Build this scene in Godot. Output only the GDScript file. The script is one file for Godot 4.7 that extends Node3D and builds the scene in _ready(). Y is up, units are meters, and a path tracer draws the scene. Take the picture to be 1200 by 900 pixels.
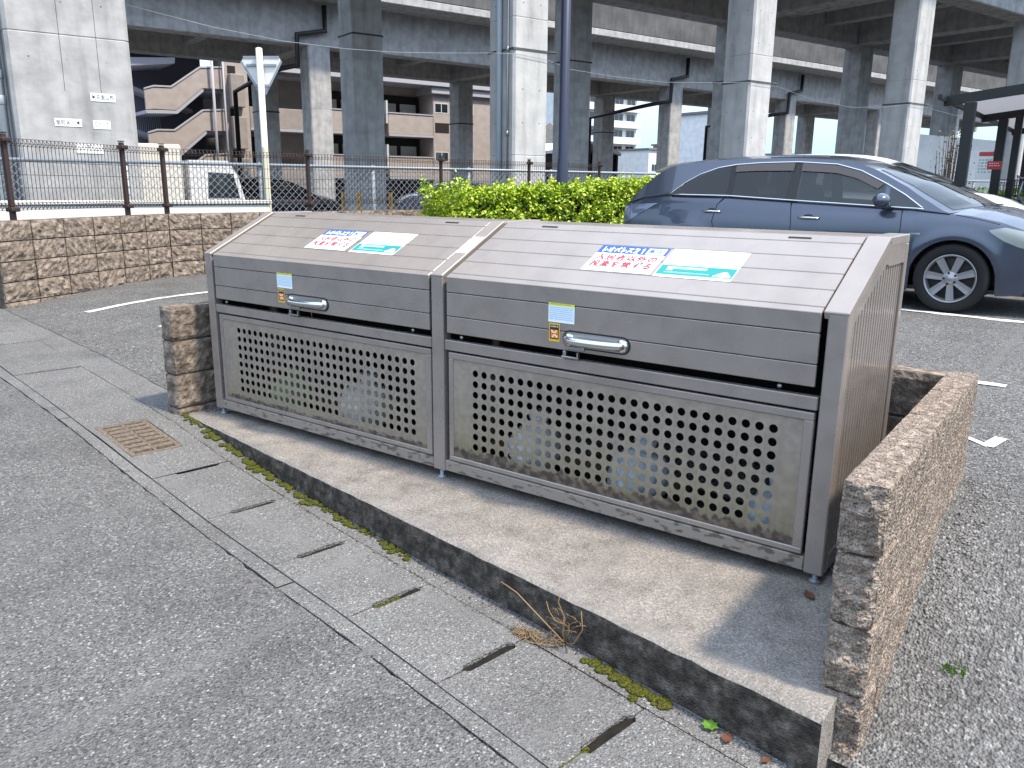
extends Node3D

# ------------------------------------------------------------------ helpers
class MB:
	var st := SurfaceTool.new()
	var col := Color.WHITE
	var uvf = null
	func _init(smooth := false) -> void:
		st.begin(Mesh.PRIMITIVE_TRIANGLES)
		st.set_smooth_group(0 if smooth else -1)
	func vert(p: Vector3) -> void:
		st.set_color(col)
		if uvf != null:
			st.set_uv(uvf.call(p))
		st.add_vertex(p)
	func tri(a: Vector3, b: Vector3, c: Vector3) -> void:
		vert(a); vert(b); vert(c)
	func quad(a: Vector3, b: Vector3, c: Vector3, d: Vector3) -> void:
		tri(a, b, c); tri(a, c, d)
	func tri_out(a: Vector3, b: Vector3, c: Vector3, o: Vector3) -> void:
		if (a - c).cross(a - b).dot((a + b + c) / 3.0 - o) < 0.0:
			tri(a, c, b)
		else:
			tri(a, b, c)
	func quad_out(a: Vector3, b: Vector3, c: Vector3, d: Vector3, o: Vector3) -> void:
		tri_out(a, b, c, o); tri_out(a, c, d, o)
	func box(c: Vector3, s: Vector3, bv := 0.0, b := Basis()) -> void:
		var h := s * 0.5
		if bv <= 0.0:
			var p := []
			for i in 8:
				p.append(c + b * Vector3(h.x * (1 if i & 1 else -1), h.y * (1 if i & 2 else -1), h.z * (1 if i & 4 else -1)))
			for f in [[0, 1, 3, 2], [4, 5, 7, 6], [0, 1, 5, 4], [2, 3, 7, 6], [0, 2, 6, 4], [1, 3, 7, 5]]:
				quad_out(p[f[0]], p[f[1]], p[f[2]], p[f[3]], c)
			return
		bv = minf(bv, minf(h.x, minf(h.y, h.z)) * 0.49)
		var q := []
		for i in 8:
			var sg := Vector3(1 if i & 1 else -1, 1 if i & 2 else -1, 1 if i & 4 else -1)
			var inn := h - Vector3.ONE * bv
			q.append([c + b * (Vector3(h.x, inn.y, inn.z) * sg), c + b * (Vector3(inn.x, h.y, inn.z) * sg), c + b * (Vector3(inn.x, inn.y, h.z) * sg)])
		for f in [[0, 2, 6, 4, 0], [1, 3, 7, 5, 0], [0, 1, 5, 4, 1], [2, 3, 7, 6, 1], [0, 1, 3, 2, 2], [4, 5, 7, 6, 2]]:
			var k: int = f[4]
			quad_out(q[f[0]][k], q[f[1]][k], q[f[2]][k], q[f[3]][k], c)
		for e in [[0, 1, 1, 2], [2, 3, 1, 2], [4, 5, 1, 2], [6, 7, 1, 2], [0, 2, 0, 2], [1, 3, 0, 2], [4, 6, 0, 2], [5, 7, 0, 2], [0, 4, 0, 1], [1, 5, 0, 1], [2, 6, 0, 1], [3, 7, 0, 1]]:
			quad_out(q[e[0]][e[2]], q[e[1]][e[2]], q[e[1]][e[3]], q[e[0]][e[3]], c)
		for i in 8:
			tri_out(q[i][0], q[i][1], q[i][2], c)
	func span(a: Vector3, b: Vector3, bv := 0.0) -> void:  # box between two opposite corners
		box((a + b) * 0.5, (b - a).abs(), bv)
	func bar(a: Vector3, b: Vector3, w: float, h: float, bv := 0.0) -> void:  # box beam from a to b
		var z := (b - a).normalized()
		var up := Vector3.UP if absf(z.y) < 0.98 else Vector3.RIGHT
		var x := up.cross(z).normalized()
		box((a + b) * 0.5, Vector3(w, h, a.distance_to(b)), bv, Basis(x, z.cross(x), z))
	func rings(r: Array, closed := true, caps := true) -> void:
		var m: int = r[0].size()
		for i in r.size() - 1:
			for j in (m if closed else m - 1):
				var k := (j + 1) % m
				quad(r[i][j], r[i + 1][j], r[i + 1][k], r[i][k])
		if caps:
			for e in [0, r.size() - 1]:
				var c := Vector3.ZERO
				for p in r[e]:
					c += p / m
				for j in m:
					if e == 0:
						tri(c, r[e][j], r[e][(j + 1) % m])
					else:
						tri(c, r[e][(j + 1) % m], r[e][j])
	func tube(path: Array, r: float, seg := 8, r2 := -1.0) -> void:
		if r2 < 0.0:
			r2 = r
		var rr := []
		var n := Vector3.ZERO
		for i in path.size():
			var d: Vector3 = (path[mini(i + 1, path.size() - 1)] - path[maxi(i - 1, 0)]).normalized()
			if n == Vector3.ZERO:
				n = d.cross(Vector3.UP if absf(d.y) < 0.9 else Vector3.RIGHT).normalized()
			n = (n - d * n.dot(d)).normalized()
			var b := d.cross(n)
			var ring := []
			var rad := lerpf(r, r2, float(i) / maxf(1.0, path.size() - 1.0))
			for j in seg:
				var t := TAU * j / seg
				ring.append(path[i] + (n * cos(t) + b * sin(t)) * rad)
			rr.append(ring)
		rings(rr)
	func lathe(prof: Array, o: Vector3, ax: Vector3, seg := 24, caps := false) -> void:  # prof: [radius, along]
		var u := ax.cross(Vector3.UP if absf(ax.y) < 0.9 else Vector3.RIGHT).normalized()
		var w := ax.cross(u)
		var rr := []
		for p in prof:
			var ring := []
			for j in seg:
				var t := TAU * j / seg
				ring.append(o + ax * p[1] + (u * cos(t) + w * sin(t)) * p[0])
			rr.append(ring)
		rings(rr, true, caps)
	func prism(poly: PackedVector2Array, o: Vector3, ax: Vector3, ay: Vector3, dz: Vector3) -> void:
		var idx := Geometry2D.triangulate_polygon(poly)
		var f := func(p: Vector2) -> Vector3: return o + ax * p.x + ay * p.y
		var nrm := ax.cross(ay)
		var sgn := 1.0 if nrm.dot(dz) > 0.0 else -1.0
		for i in range(0, idx.size(), 3):
			var a: Vector3 = f.call(poly[idx[i]])
			var b: Vector3 = f.call(poly[idx[i + 1]])
			var c: Vector3 = f.call(poly[idx[i + 2]])
			if (a - c).cross(a - b).dot(dz) > 0.0:
				var t := b; b = c; c = t
			tri(a, b, c)
			tri(a + dz, c + dz, b + dz)
		var ccw := not Geometry2D.is_polygon_clockwise(poly)
		for i in poly.size():
			var a: Vector3 = f.call(poly[i])
			var b: Vector3 = f.call(poly[(i + 1) % poly.size()])
			if ccw == (sgn > 0.0):
				quad(a, a + dz, b + dz, b)
			else:
				quad(a, b, b + dz, a + dz)
	func grid(nu: int, nv: int, f: Callable, flip := false) -> void:
		var pts := []
		for i in nu + 1:
			var row := PackedVector3Array()
			for j in nv + 1:
				row.append(f.call(float(i) / nu, float(j) / nv))
			pts.append(row)
		for i in nu:
			for j in nv:
				if flip:
					quad(pts[i][j], pts[i][j + 1], pts[i + 1][j + 1], pts[i + 1][j])
				else:
					quad(pts[i][j], pts[i + 1][j], pts[i + 1][j + 1], pts[i][j + 1])
	func ball(c: Vector3, r: Vector3, nu := 12, nv := 8, wob = null) -> void:
		grid(nu, nv, func(u: float, v: float) -> Vector3:
			var a := TAU * (u if u < 1.0 else 0.0)
			var t := PI * v
			var d := Vector3(sin(t) * cos(a), cos(t), sin(t) * sin(a))
			if v <= 0.0 or v >= 1.0:
				d = Vector3(0, cos(t), 0)
			var k := 1.0
			if wob != null:
				k = wob.call(d)
			return c + d * r * k, true)
	func done() -> ArrayMesh:
		st.generate_normals()
		return st.commit()

var used := {}
var M := {}
var rng := RandomNumberGenerator.new()
var nz := FastNoiseLite.new()

func numbered(called: String, parent: Node) -> String:
	var key := str(parent.get_instance_id()) + called
	var k: int = used.get(key, 0)
	used[key] = k + 1
	return called if k == 0 else "%s_%03d" % [called, k]

func put(called: String, mesh: Mesh, mat: Material, parent: Node = self) -> MeshInstance3D:
	var o := MeshInstance3D.new()
	o.mesh = mesh
	o.material_override = mat
	o.name = numbered(called, parent)
	parent.add_child(o, true)
	return o

func obj(called: String, mb: MB, mat: Material, parent: Node = self) -> MeshInstance3D:
	return put(called, mb.done(), mat, parent)

func tag(o: Node, label: String, category: String, group := "") -> Node:
	o.set_meta("label", label)
	o.set_meta("category", category)
	if group != "":
		o.set_meta("group", group)
	return o

func thing(called: String, label: String, category: String, at := Vector3.ZERO, turn := 0.0, group := "") -> Node3D:
	var o := Node3D.new()
	o.name = numbered(called, self)
	add_child(o, true)
	o.position = at
	o.rotation.y = turn
	tag(o, label, category, group)
	return o

func struct(called: String, mb: MB, mat: Material) -> MeshInstance3D:
	var o := obj(called, mb, mat)
	o.set_meta("kind", "structure")
	return o

func struct_root(called: String) -> Node3D:
	var o := Node3D.new()
	o.name = numbered(called, self)
	add_child(o, true)
	o.set_meta("kind", "structure")
	return o

func stuff(o: Node) -> Node:
	o.set_meta("kind", "stuff")
	return o

func copy(o: Node3D, at: Vector3, turn: float, label: String) -> Node3D:
	var c: Node3D = o.duplicate()
	var base := String(o.name)
	c.name = numbered(base, self)
	add_child(c, true)
	c.position = at
	c.rotation.y = turn
	c.set_meta("label", label)
	return c

func plain(c: Color, rough := 0.7, metal := 0.0) -> StandardMaterial3D:
	var m := StandardMaterial3D.new()
	m.albedo_color = c
	m.roughness = rough
	m.metallic = metal
	return m

func ntex(kind: int, freq: float, ramp: Array, size := 512, normal := 0.0, oct := 1, sd := 1, ret := FastNoiseLite.RETURN_CELL_VALUE) -> NoiseTexture2D:
	var n := FastNoiseLite.new()
	n.seed = sd
	n.noise_type = kind
	n.frequency = freq
	n.cellular_return_type = ret
	n.fractal_type = FastNoiseLite.FRACTAL_FBM if oct > 1 else FastNoiseLite.FRACTAL_NONE
	n.fractal_octaves = oct
	var t := NoiseTexture2D.new()
	t.width = size
	t.height = size
	t.seamless = true
	t.noise = n
	if normal > 0.0:
		t.as_normal_map = true
		t.bump_strength = normal
	if ramp.size() > 0:
		var g := Gradient.new()
		var off := PackedFloat32Array()
		var cs := PackedColorArray()
		for r in ramp:
			off.append(r[0])
			cs.append(r[1])
		g.offsets = off
		g.colors = cs
		t.color_ramp = g
	return t

func g3(v: float, w := 0.0) -> Color:
	return Color(v + w, v, v - w)

func surf(tex: Texture2D, per_m: float, rough := 0.9, nrm: Texture2D = null, nscale := 1.0, det: Texture2D = null, det_m := 0.3, vcol := false) -> StandardMaterial3D:
	var m := StandardMaterial3D.new()
	m.albedo_texture = tex
	m.uv1_triplanar = true
	m.uv1_world_triplanar = true
	m.uv1_scale = Vector3.ONE * per_m
	m.roughness = rough
	m.metallic_specular = 0.35
	if nrm:
		m.normal_enabled = true
		m.normal_texture = nrm
		m.normal_scale = nscale
	if det:
		m.detail_enabled = true
		m.detail_albedo = det
		m.detail_blend_mode = BaseMaterial3D.BLEND_MODE_MUL
		m.detail_uv_layer = BaseMaterial3D.DETAIL_UV_2
		m.uv2_triplanar = true
		m.uv2_world_triplanar = true
		m.uv2_scale = Vector3.ONE * det_m
	m.vertex_color_use_as_albedo = vcol
	return m

func lin(pts: Array, x: float) -> float:
	if x <= pts[0][0]:
		return pts[0][1]
	for i in pts.size() - 1:
		if x <= pts[i + 1][0]:
			return lerpf(pts[i][1], pts[i + 1][1], (x - pts[i][0]) / (pts[i + 1][0] - pts[i][0]))
	return pts[-1][1]

# smooth interpolation through the points
func crv(pts: Array, x: float) -> float:
	if x <= pts[0][0]:
		return pts[0][1]
	for i in pts.size() - 1:
		if x <= pts[i + 1][0]:
			var t: float = (x - pts[i][0]) / (pts[i + 1][0] - pts[i][0])
			var p0: float = pts[maxi(i - 1, 0)][1]
			var p3: float = pts[mini(i + 2, pts.size() - 1)][1]
			return cubic_interpolate(pts[i][1], pts[i + 1][1], p0, p3, t)
	return pts[-1][1]

# ------------------------------------------------------------------ the ground
# s runs along the road (down the picture to the right), t across it towards the road
const EA := Vector2(-0.082, 0.128)
const ED := Vector2(0.988, 0.156)
const EN := Vector2(-0.156, 0.988)
const EDGE := [[-14.0, 0.14], [-4.0, 0.10], [-2.0, 0.08], [-1.0, 0.05], [0.0, 0.0], [0.7, -0.08], [1.3, -0.12], [2.3, -0.145], [3.4, -0.165], [6.0, -0.22], [15.0, -0.36]]
const T_IN := [[-14.0, 0.52], [-6.0, 0.53], [-1.5, 0.55], [0.0, 0.53], [0.8, 0.48], [2.3, 0.455], [3.4, 0.475], [8.0, 0.5]]
const T_AS := [[-14.0, 0.59], [-6.0, 0.60], [-1.5, 0.63], [0.0, 0.60], [0.9, 0.555], [2.5, 0.535], [3.4, 0.545], [8.0, 0.57]]
const T_OUT := [[-14.0, 0.02], [-4.5, 0.02], [-1.6, 0.13], [0.0, 0.12], [1.0, 0.09], [8.0, 0.09]]

func edge(s: float) -> float:
	return crv(EDGE, s)

func height(s: float, t: float) -> float:
	var y := edge(s)
	if t < 0.0:
		var k := smoothstep(0.1, 1.5, -t)
		y = lerpf(y, 0.165, k)
		y += 0.32 * smoothstep(9.0, 11.2, -t) * smoothstep(-3.5, -1.5, s)
		y += 0.006 * nz.get_noise_2d(s * 40.0, t * 40.0) * k
	return y

func st(s: float, t: float, dy := 0.0) -> Vector3:
	var p := EA + ED * s + EN * t
	return Vector3(p.x, height(s, t) + dy, p.y)

func gy(x: float, z: float) -> float:
	var d := Vector2(x, z) - EA
	return height(d.dot(ED), d.dot(EN))

func on_ground(x: float, z: float, dy := 0.0) -> Vector3:
	return Vector3(x, gy(x, z) + dy, z)

# ------------------------------------------------------------------ materials
func glass(c: Color, alpha: float) -> StandardMaterial3D:
	var m := StandardMaterial3D.new()
	m.albedo_color = Color(c.r, c.g, c.b, alpha)
	m.transparency = BaseMaterial3D.TRANSPARENCY_ALPHA
	m.roughness = 0.03
	m.metallic_specular = 0.5
	return m

func mats() -> void:
	var CEL := FastNoiseLite.TYPE_CELLULAR
	var SIM := FastNoiseLite.TYPE_SIMPLEX_SMOOTH
	var patchy := ntex(SIM, 0.012, [[0.0, g3(0.88)], [0.35, g3(0.95)], [0.6, g3(0.98)], [1.0, g3(1.0)]], 512, 0.0, 5, 7)
	var grain_n := ntex(CEL, 0.16, [], 1024, 7.0, 1, 3, FastNoiseLite.RETURN_DISTANCE)
	# road asphalt, worn grey with pale chips
	M.asphalt = surf(ntex(CEL, 0.19, [[0.0, g3(0.260)], [0.15, g3(0.338, 0.002)], [0.55, g3(0.396, 0.002)], [0.86, g3(0.439, 0.003)], [0.96, g3(0.511, 0.005)], [1.0, g3(0.637, 0.005)]], 1024, 0.0, 1, 11), 0.76, 0.9, grain_n, 1.0, patchy, 0.23, true)
	M.lot = surf(ntex(CEL, 0.14, [[0.0, g3(0.25)], [0.2, g3(0.36, 0.006)], [0.6, g3(0.42, 0.004)], [0.88, g3(0.475, 0.003)], [1.0, g3(0.63)]], 1024, 0.0, 1, 12), 0.72, 0.92, ntex(CEL, 0.15, [], 1024, 9.0, 1, 4, FastNoiseLite.RETURN_DISTANCE), 1.0, patchy, 0.19, true)
	M.slab = surf(ntex(CEL, 0.22, [[0.0, g3(0.294)], [0.12, g3(0.375, 0.003)], [0.55, g3(0.423, 0.004)], [0.86, g3(0.461, 0.004)], [0.96, g3(0.532, 0.005)], [1.0, g3(0.665)]], 1024, 0.0, 1, 13), 0.83, 0.9, grain_n, 0.75, patchy, 0.31, true)
	M.plinth = surf(ntex(CEL, 0.24, [[0.0, g3(0.37, 0.016)], [0.2, g3(0.455, 0.02)], [0.7, g3(0.505, 0.024)], [1.0, g3(0.60, 0.02)]], 1024, 0.0, 1, 14), 0.9, 0.92, grain_n, 0.3, ntex(SIM, 0.02, [[0.0, g3(0.78)], [0.4, g3(0.92)], [1.0, g3(1.0)]], 512, 0.0, 5, 21), 0.5, true)
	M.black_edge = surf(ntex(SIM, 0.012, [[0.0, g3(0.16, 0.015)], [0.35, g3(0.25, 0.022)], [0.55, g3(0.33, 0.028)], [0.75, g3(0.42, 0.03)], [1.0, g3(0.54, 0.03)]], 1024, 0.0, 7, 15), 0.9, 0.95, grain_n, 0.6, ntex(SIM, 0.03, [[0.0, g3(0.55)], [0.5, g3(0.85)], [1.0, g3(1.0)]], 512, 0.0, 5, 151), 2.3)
	M.dirt = surf(ntex(SIM, 0.04, [[0.0, Color(0.06, 0.055, 0.045)], [1.0, Color(0.14, 0.125, 0.105)]], 256, 0.0, 4, 16), 2.0, 1.0)  # earth tone, darkened further so the slab slots look shaded
	# split-face block
	var rock_n := ntex(SIM, 0.03, [], 512, 9.0, 5, 31)
	M.block = surf(ntex(SIM, 0.014, [[0.0, Color(0.319, 0.275, 0.242)], [0.35, Color(0.462, 0.413, 0.369)], [0.55, Color(0.561, 0.506, 0.457)], [0.75, Color(0.649, 0.594, 0.539)], [1.0, Color(0.792, 0.748, 0.693)]], 512, 0.0, 6, 32), 1.7, 0.95, rock_n, 0.8, ntex(SIM, 0.12, [[0.0, g3(0.45)], [0.35, g3(0.84)], [0.6, g3(0.96)], [1.0, g3(1.0)]], 512, 0.0, 4, 33), 2.6, true)
	M.block_cut = surf(ntex(SIM, 0.03, [[0.0, Color(0.384, 0.333, 0.294)], [0.4, Color(0.531, 0.475, 0.429)], [0.62, Color(0.621, 0.565, 0.514)], [1.0, Color(0.791, 0.740, 0.684)]], 512, 0.0, 6, 34), 1.5, 0.95, ntex(SIM, 0.10, [], 512, 10.0, 4, 37), 1.0, ntex(CEL, 0.24, [[0.0, g3(0.38)], [0.2, g3(0.74)], [0.5, g3(0.93)], [1.0, g3(1.0)]], 512, 0.0, 1, 35), 2.4, true)
	M.mortar = surf(ntex(SIM, 0.05, [[0.0, g3(0.16, 0.01)], [1.0, g3(0.34, 0.01)]], 256, 0.0, 4, 36), 2.0, 1.0)
	# concrete of the viaduct: board marks and run-off streaks
	var streak := ntex(SIM, 0.012, [[0.0, g3(0.80)], [0.35, g3(0.93)], [0.6, g3(0.98)], [1.0, g3(1.0)]], 512, 0.0, 5, 41)
	M.concrete = surf(ntex(SIM, 0.012, [[0.0, g3(0.550)], [0.45, g3(0.627, 0.003)], [1.0, g3(0.704, 0.006)]], 512, 0.0, 6, 42), 0.35, 0.9, ntex(SIM, 0.05, [], 512, 1.5, 4, 43), 0.3, streak, 0.5)
	M.concrete.uv2_scale = Vector3(0.55, 0.06, 0.55)
	M.concrete_pale = M.concrete.duplicate()
	M.concrete_pale.albedo_texture = ntex(SIM, 0.012, [[0.0, g3(0.66)], [0.45, g3(0.70, 0.004)], [1.0, g3(0.75, 0.006)]], 512, 0.0, 6, 44)
	M.concrete_dark = M.concrete.duplicate()  # darker copy; on the rear parapets it stands for shade
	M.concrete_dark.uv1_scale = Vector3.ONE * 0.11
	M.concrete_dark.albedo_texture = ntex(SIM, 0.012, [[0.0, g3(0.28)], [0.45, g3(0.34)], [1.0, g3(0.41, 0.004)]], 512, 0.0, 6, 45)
	# bin
	M.bin = plain(Color(0.585, 0.55, 0.525), 0.32, 0.38)
	M.bin.roughness_texture = ntex(SIM, 0.02, [[0.0, g3(0.75)], [1.0, g3(1.0)]], 256, 0.0, 4, 51)
	M.bin.uv1_triplanar = true
	M.bin.uv1_world_triplanar = true
	M.bin.albedo_texture = ntex(SIM, 0.01, [[0.0, g3(0.90)], [0.5, g3(0.97)], [1.0, g3(1.0)]], 512, 0.0, 5, 52)
	M.bin_side = M.bin.duplicate()
	M.bin_side.roughness = 0.14
	M.bin_side.metallic = 0.45
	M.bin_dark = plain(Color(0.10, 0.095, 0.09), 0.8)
	M.chrome = plain(Color(0.80, 0.80, 0.80), 0.2, 1.0)
	M.steel = plain(Color(0.62, 0.62, 0.62), 0.35, 0.9)
	M.galv = plain(Color(0.52, 0.55, 0.58), 0.5, 0.3)
	M.brown_steel = plain(Color(0.20, 0.14, 0.12), 0.6, 0.1)
	M.white_paint = plain(Color(0.80, 0.80, 0.78), 0.5)
	M.line_paint = surf(ntex(SIM, 0.05, [[0.0, g3(0.42)], [0.3, g3(0.72)], [1.0, g3(0.88)]], 512, 0.0, 5, 61), 1.5, 0.8, grain_n, 0.5)
	M.rust_iron = surf(ntex(SIM, 0.05, [[0.0, Color(0.26, 0.225, 0.19)], [0.5, Color(0.37, 0.33, 0.29)], [1.0, Color(0.47, 0.43, 0.39)]], 256, 0.0, 4, 62), 3.0, 0.85)
	M.moss = surf(ntex(SIM, 0.08, [[0.0, Color(0.102, 0.085, 0.034)], [0.35, Color(0.187, 0.170, 0.051)], [0.6, Color(0.281, 0.297, 0.068)], [1.0, Color(0.425, 0.468, 0.119)]], 256, 0.0, 4, 63), 5.0, 1.0, ntex(SIM, 0.12, [], 256, 8.0, 3, 64), 1.0)
	M.navy_pole = plain(Color(0.17, 0.19, 0.26), 0.4, 0.3)
	M.black_pipe = plain(Color(0.07, 0.07, 0.075), 0.5)
	M.pipe_blue = plain(Color(0.58, 0.61, 0.64), 0.5)
	M.tile_beige = surf(ntex(SIM, 0.02, [[0.0, Color(0.53, 0.505, 0.49)], [1.0, Color(0.60, 0.57, 0.555)]], 256, 0.0, 4, 71), 0.3, 0.8)
	M.tile_pink = surf(ntex(SIM, 0.02, [[0.0, Color(0.59, 0.555, 0.54)], [1.0, Color(0.66, 0.625, 0.61)]], 256, 0.0, 4, 72), 0.3, 0.8)
	M.trim_grey = plain(Color(0.62, 0.62, 0.65), 0.7)
	M.wall_mauve = plain(Color(0.42, 0.41, 0.46), 0.8)
	M.void_dark = plain(Color(0.10, 0.09, 0.09), 0.9)  # dark tone put where deep interiors and openings would be shaded
	M.window = plain(Color(0.10, 0.13, 0.15), 0.06)
	M.window.metallic_specular = 0.8
	M.curtain = plain(Color(0.70, 0.73, 0.72), 0.8)
	M.frame_white = plain(Color(0.74, 0.75, 0.76), 0.5)
	M.roof_grey = surf(ntex(SIM, 0.03, [[0.0, g3(0.36)], [1.0, g3(0.50)]], 256, 0.0, 4, 73), 0.4, 0.7)
	M.wall_white = surf(ntex(SIM, 0.02, [[0.0, g3(0.76)], [1.0, g3(0.86)]], 256, 0.0, 4, 74), 0.2, 0.8)
	M.wall_orange = plain(Color(0.62, 0.47, 0.38), 0.8)
	M.yellow = plain(Color(0.72, 0.52, 0.12), 0.6)
	# cars
	M.paint_blue = plain(Color(0.255, 0.285, 0.345), 0.25, 0.5)
	M.paint_blue.clearcoat_enabled = true
	M.paint_blue.clearcoat = 0.8
	M.paint_blue.clearcoat_roughness = 0.04
	M.paint_white = plain(Color(0.80, 0.80, 0.80), 0.25)
	M.paint_black = plain(Color(0.06, 0.06, 0.07), 0.2)
	M.paint_silver = plain(Color(0.55, 0.57, 0.60), 0.25, 0.5)
	M.glass_dark = glass(Color(0.02, 0.024, 0.032), 0.88)
	M.glass_green = glass(Color(0.10, 0.14, 0.145), 0.62)
	M.cabin = plain(Color(0.10, 0.10, 0.105), 0.85)
	M.cabin_cloth = plain(Color(0.26, 0.26, 0.27), 0.9)
	M.visor = plain(Color(0.26, 0.24, 0.23), 0.15)
	M.rubber = plain(Color(0.035, 0.035, 0.036), 0.8)
	M.rim = plain(Color(0.56, 0.56, 0.57), 0.3, 0.55)
	M.black_trim = plain(Color(0.03, 0.03, 0.03), 0.5)
	M.lamp_clear = plain(Color(0.50, 0.53, 0.52), 0.1)
	M.lamp_clear.metallic_specular = 0.8
	M.tail_clear = plain(Color(0.42, 0.45, 0.52), 0.08, 0.3)
	# plants
	M.leaf = plain(Color(1, 1, 1), 0.45)
	M.leaf.vertex_color_use_as_albedo = true
	M.leaf.backlight_enabled = true
	M.leaf.backlight = Color(0.30, 0.36, 0.05)
	M.twig = plain(Color(0.22, 0.17, 0.12), 0.9)
	M.straw = plain(Color(0.50, 0.40, 0.27), 0.9)
	M.dead_leaf = plain(Color(0.33, 0.19, 0.11), 0.8)
	M.sprout = plain(Color(0.30, 0.45, 0.10), 0.6)
	M.pebble = surf(ntex(CEL, 0.1, [[0.0, g3(0.32)], [1.0, g3(0.58, 0.01)]], 256, 0.0, 1, 81), 5.0, 0.9)
	M.bag_white = plain(Color(0.86, 0.86, 0.85), 0.3)
	M.bag_blue = plain(Color(0.74, 0.79, 0.82), 0.3)
	M.bag_green = plain(Color(0.46, 0.56, 0.40), 0.35)

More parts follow.
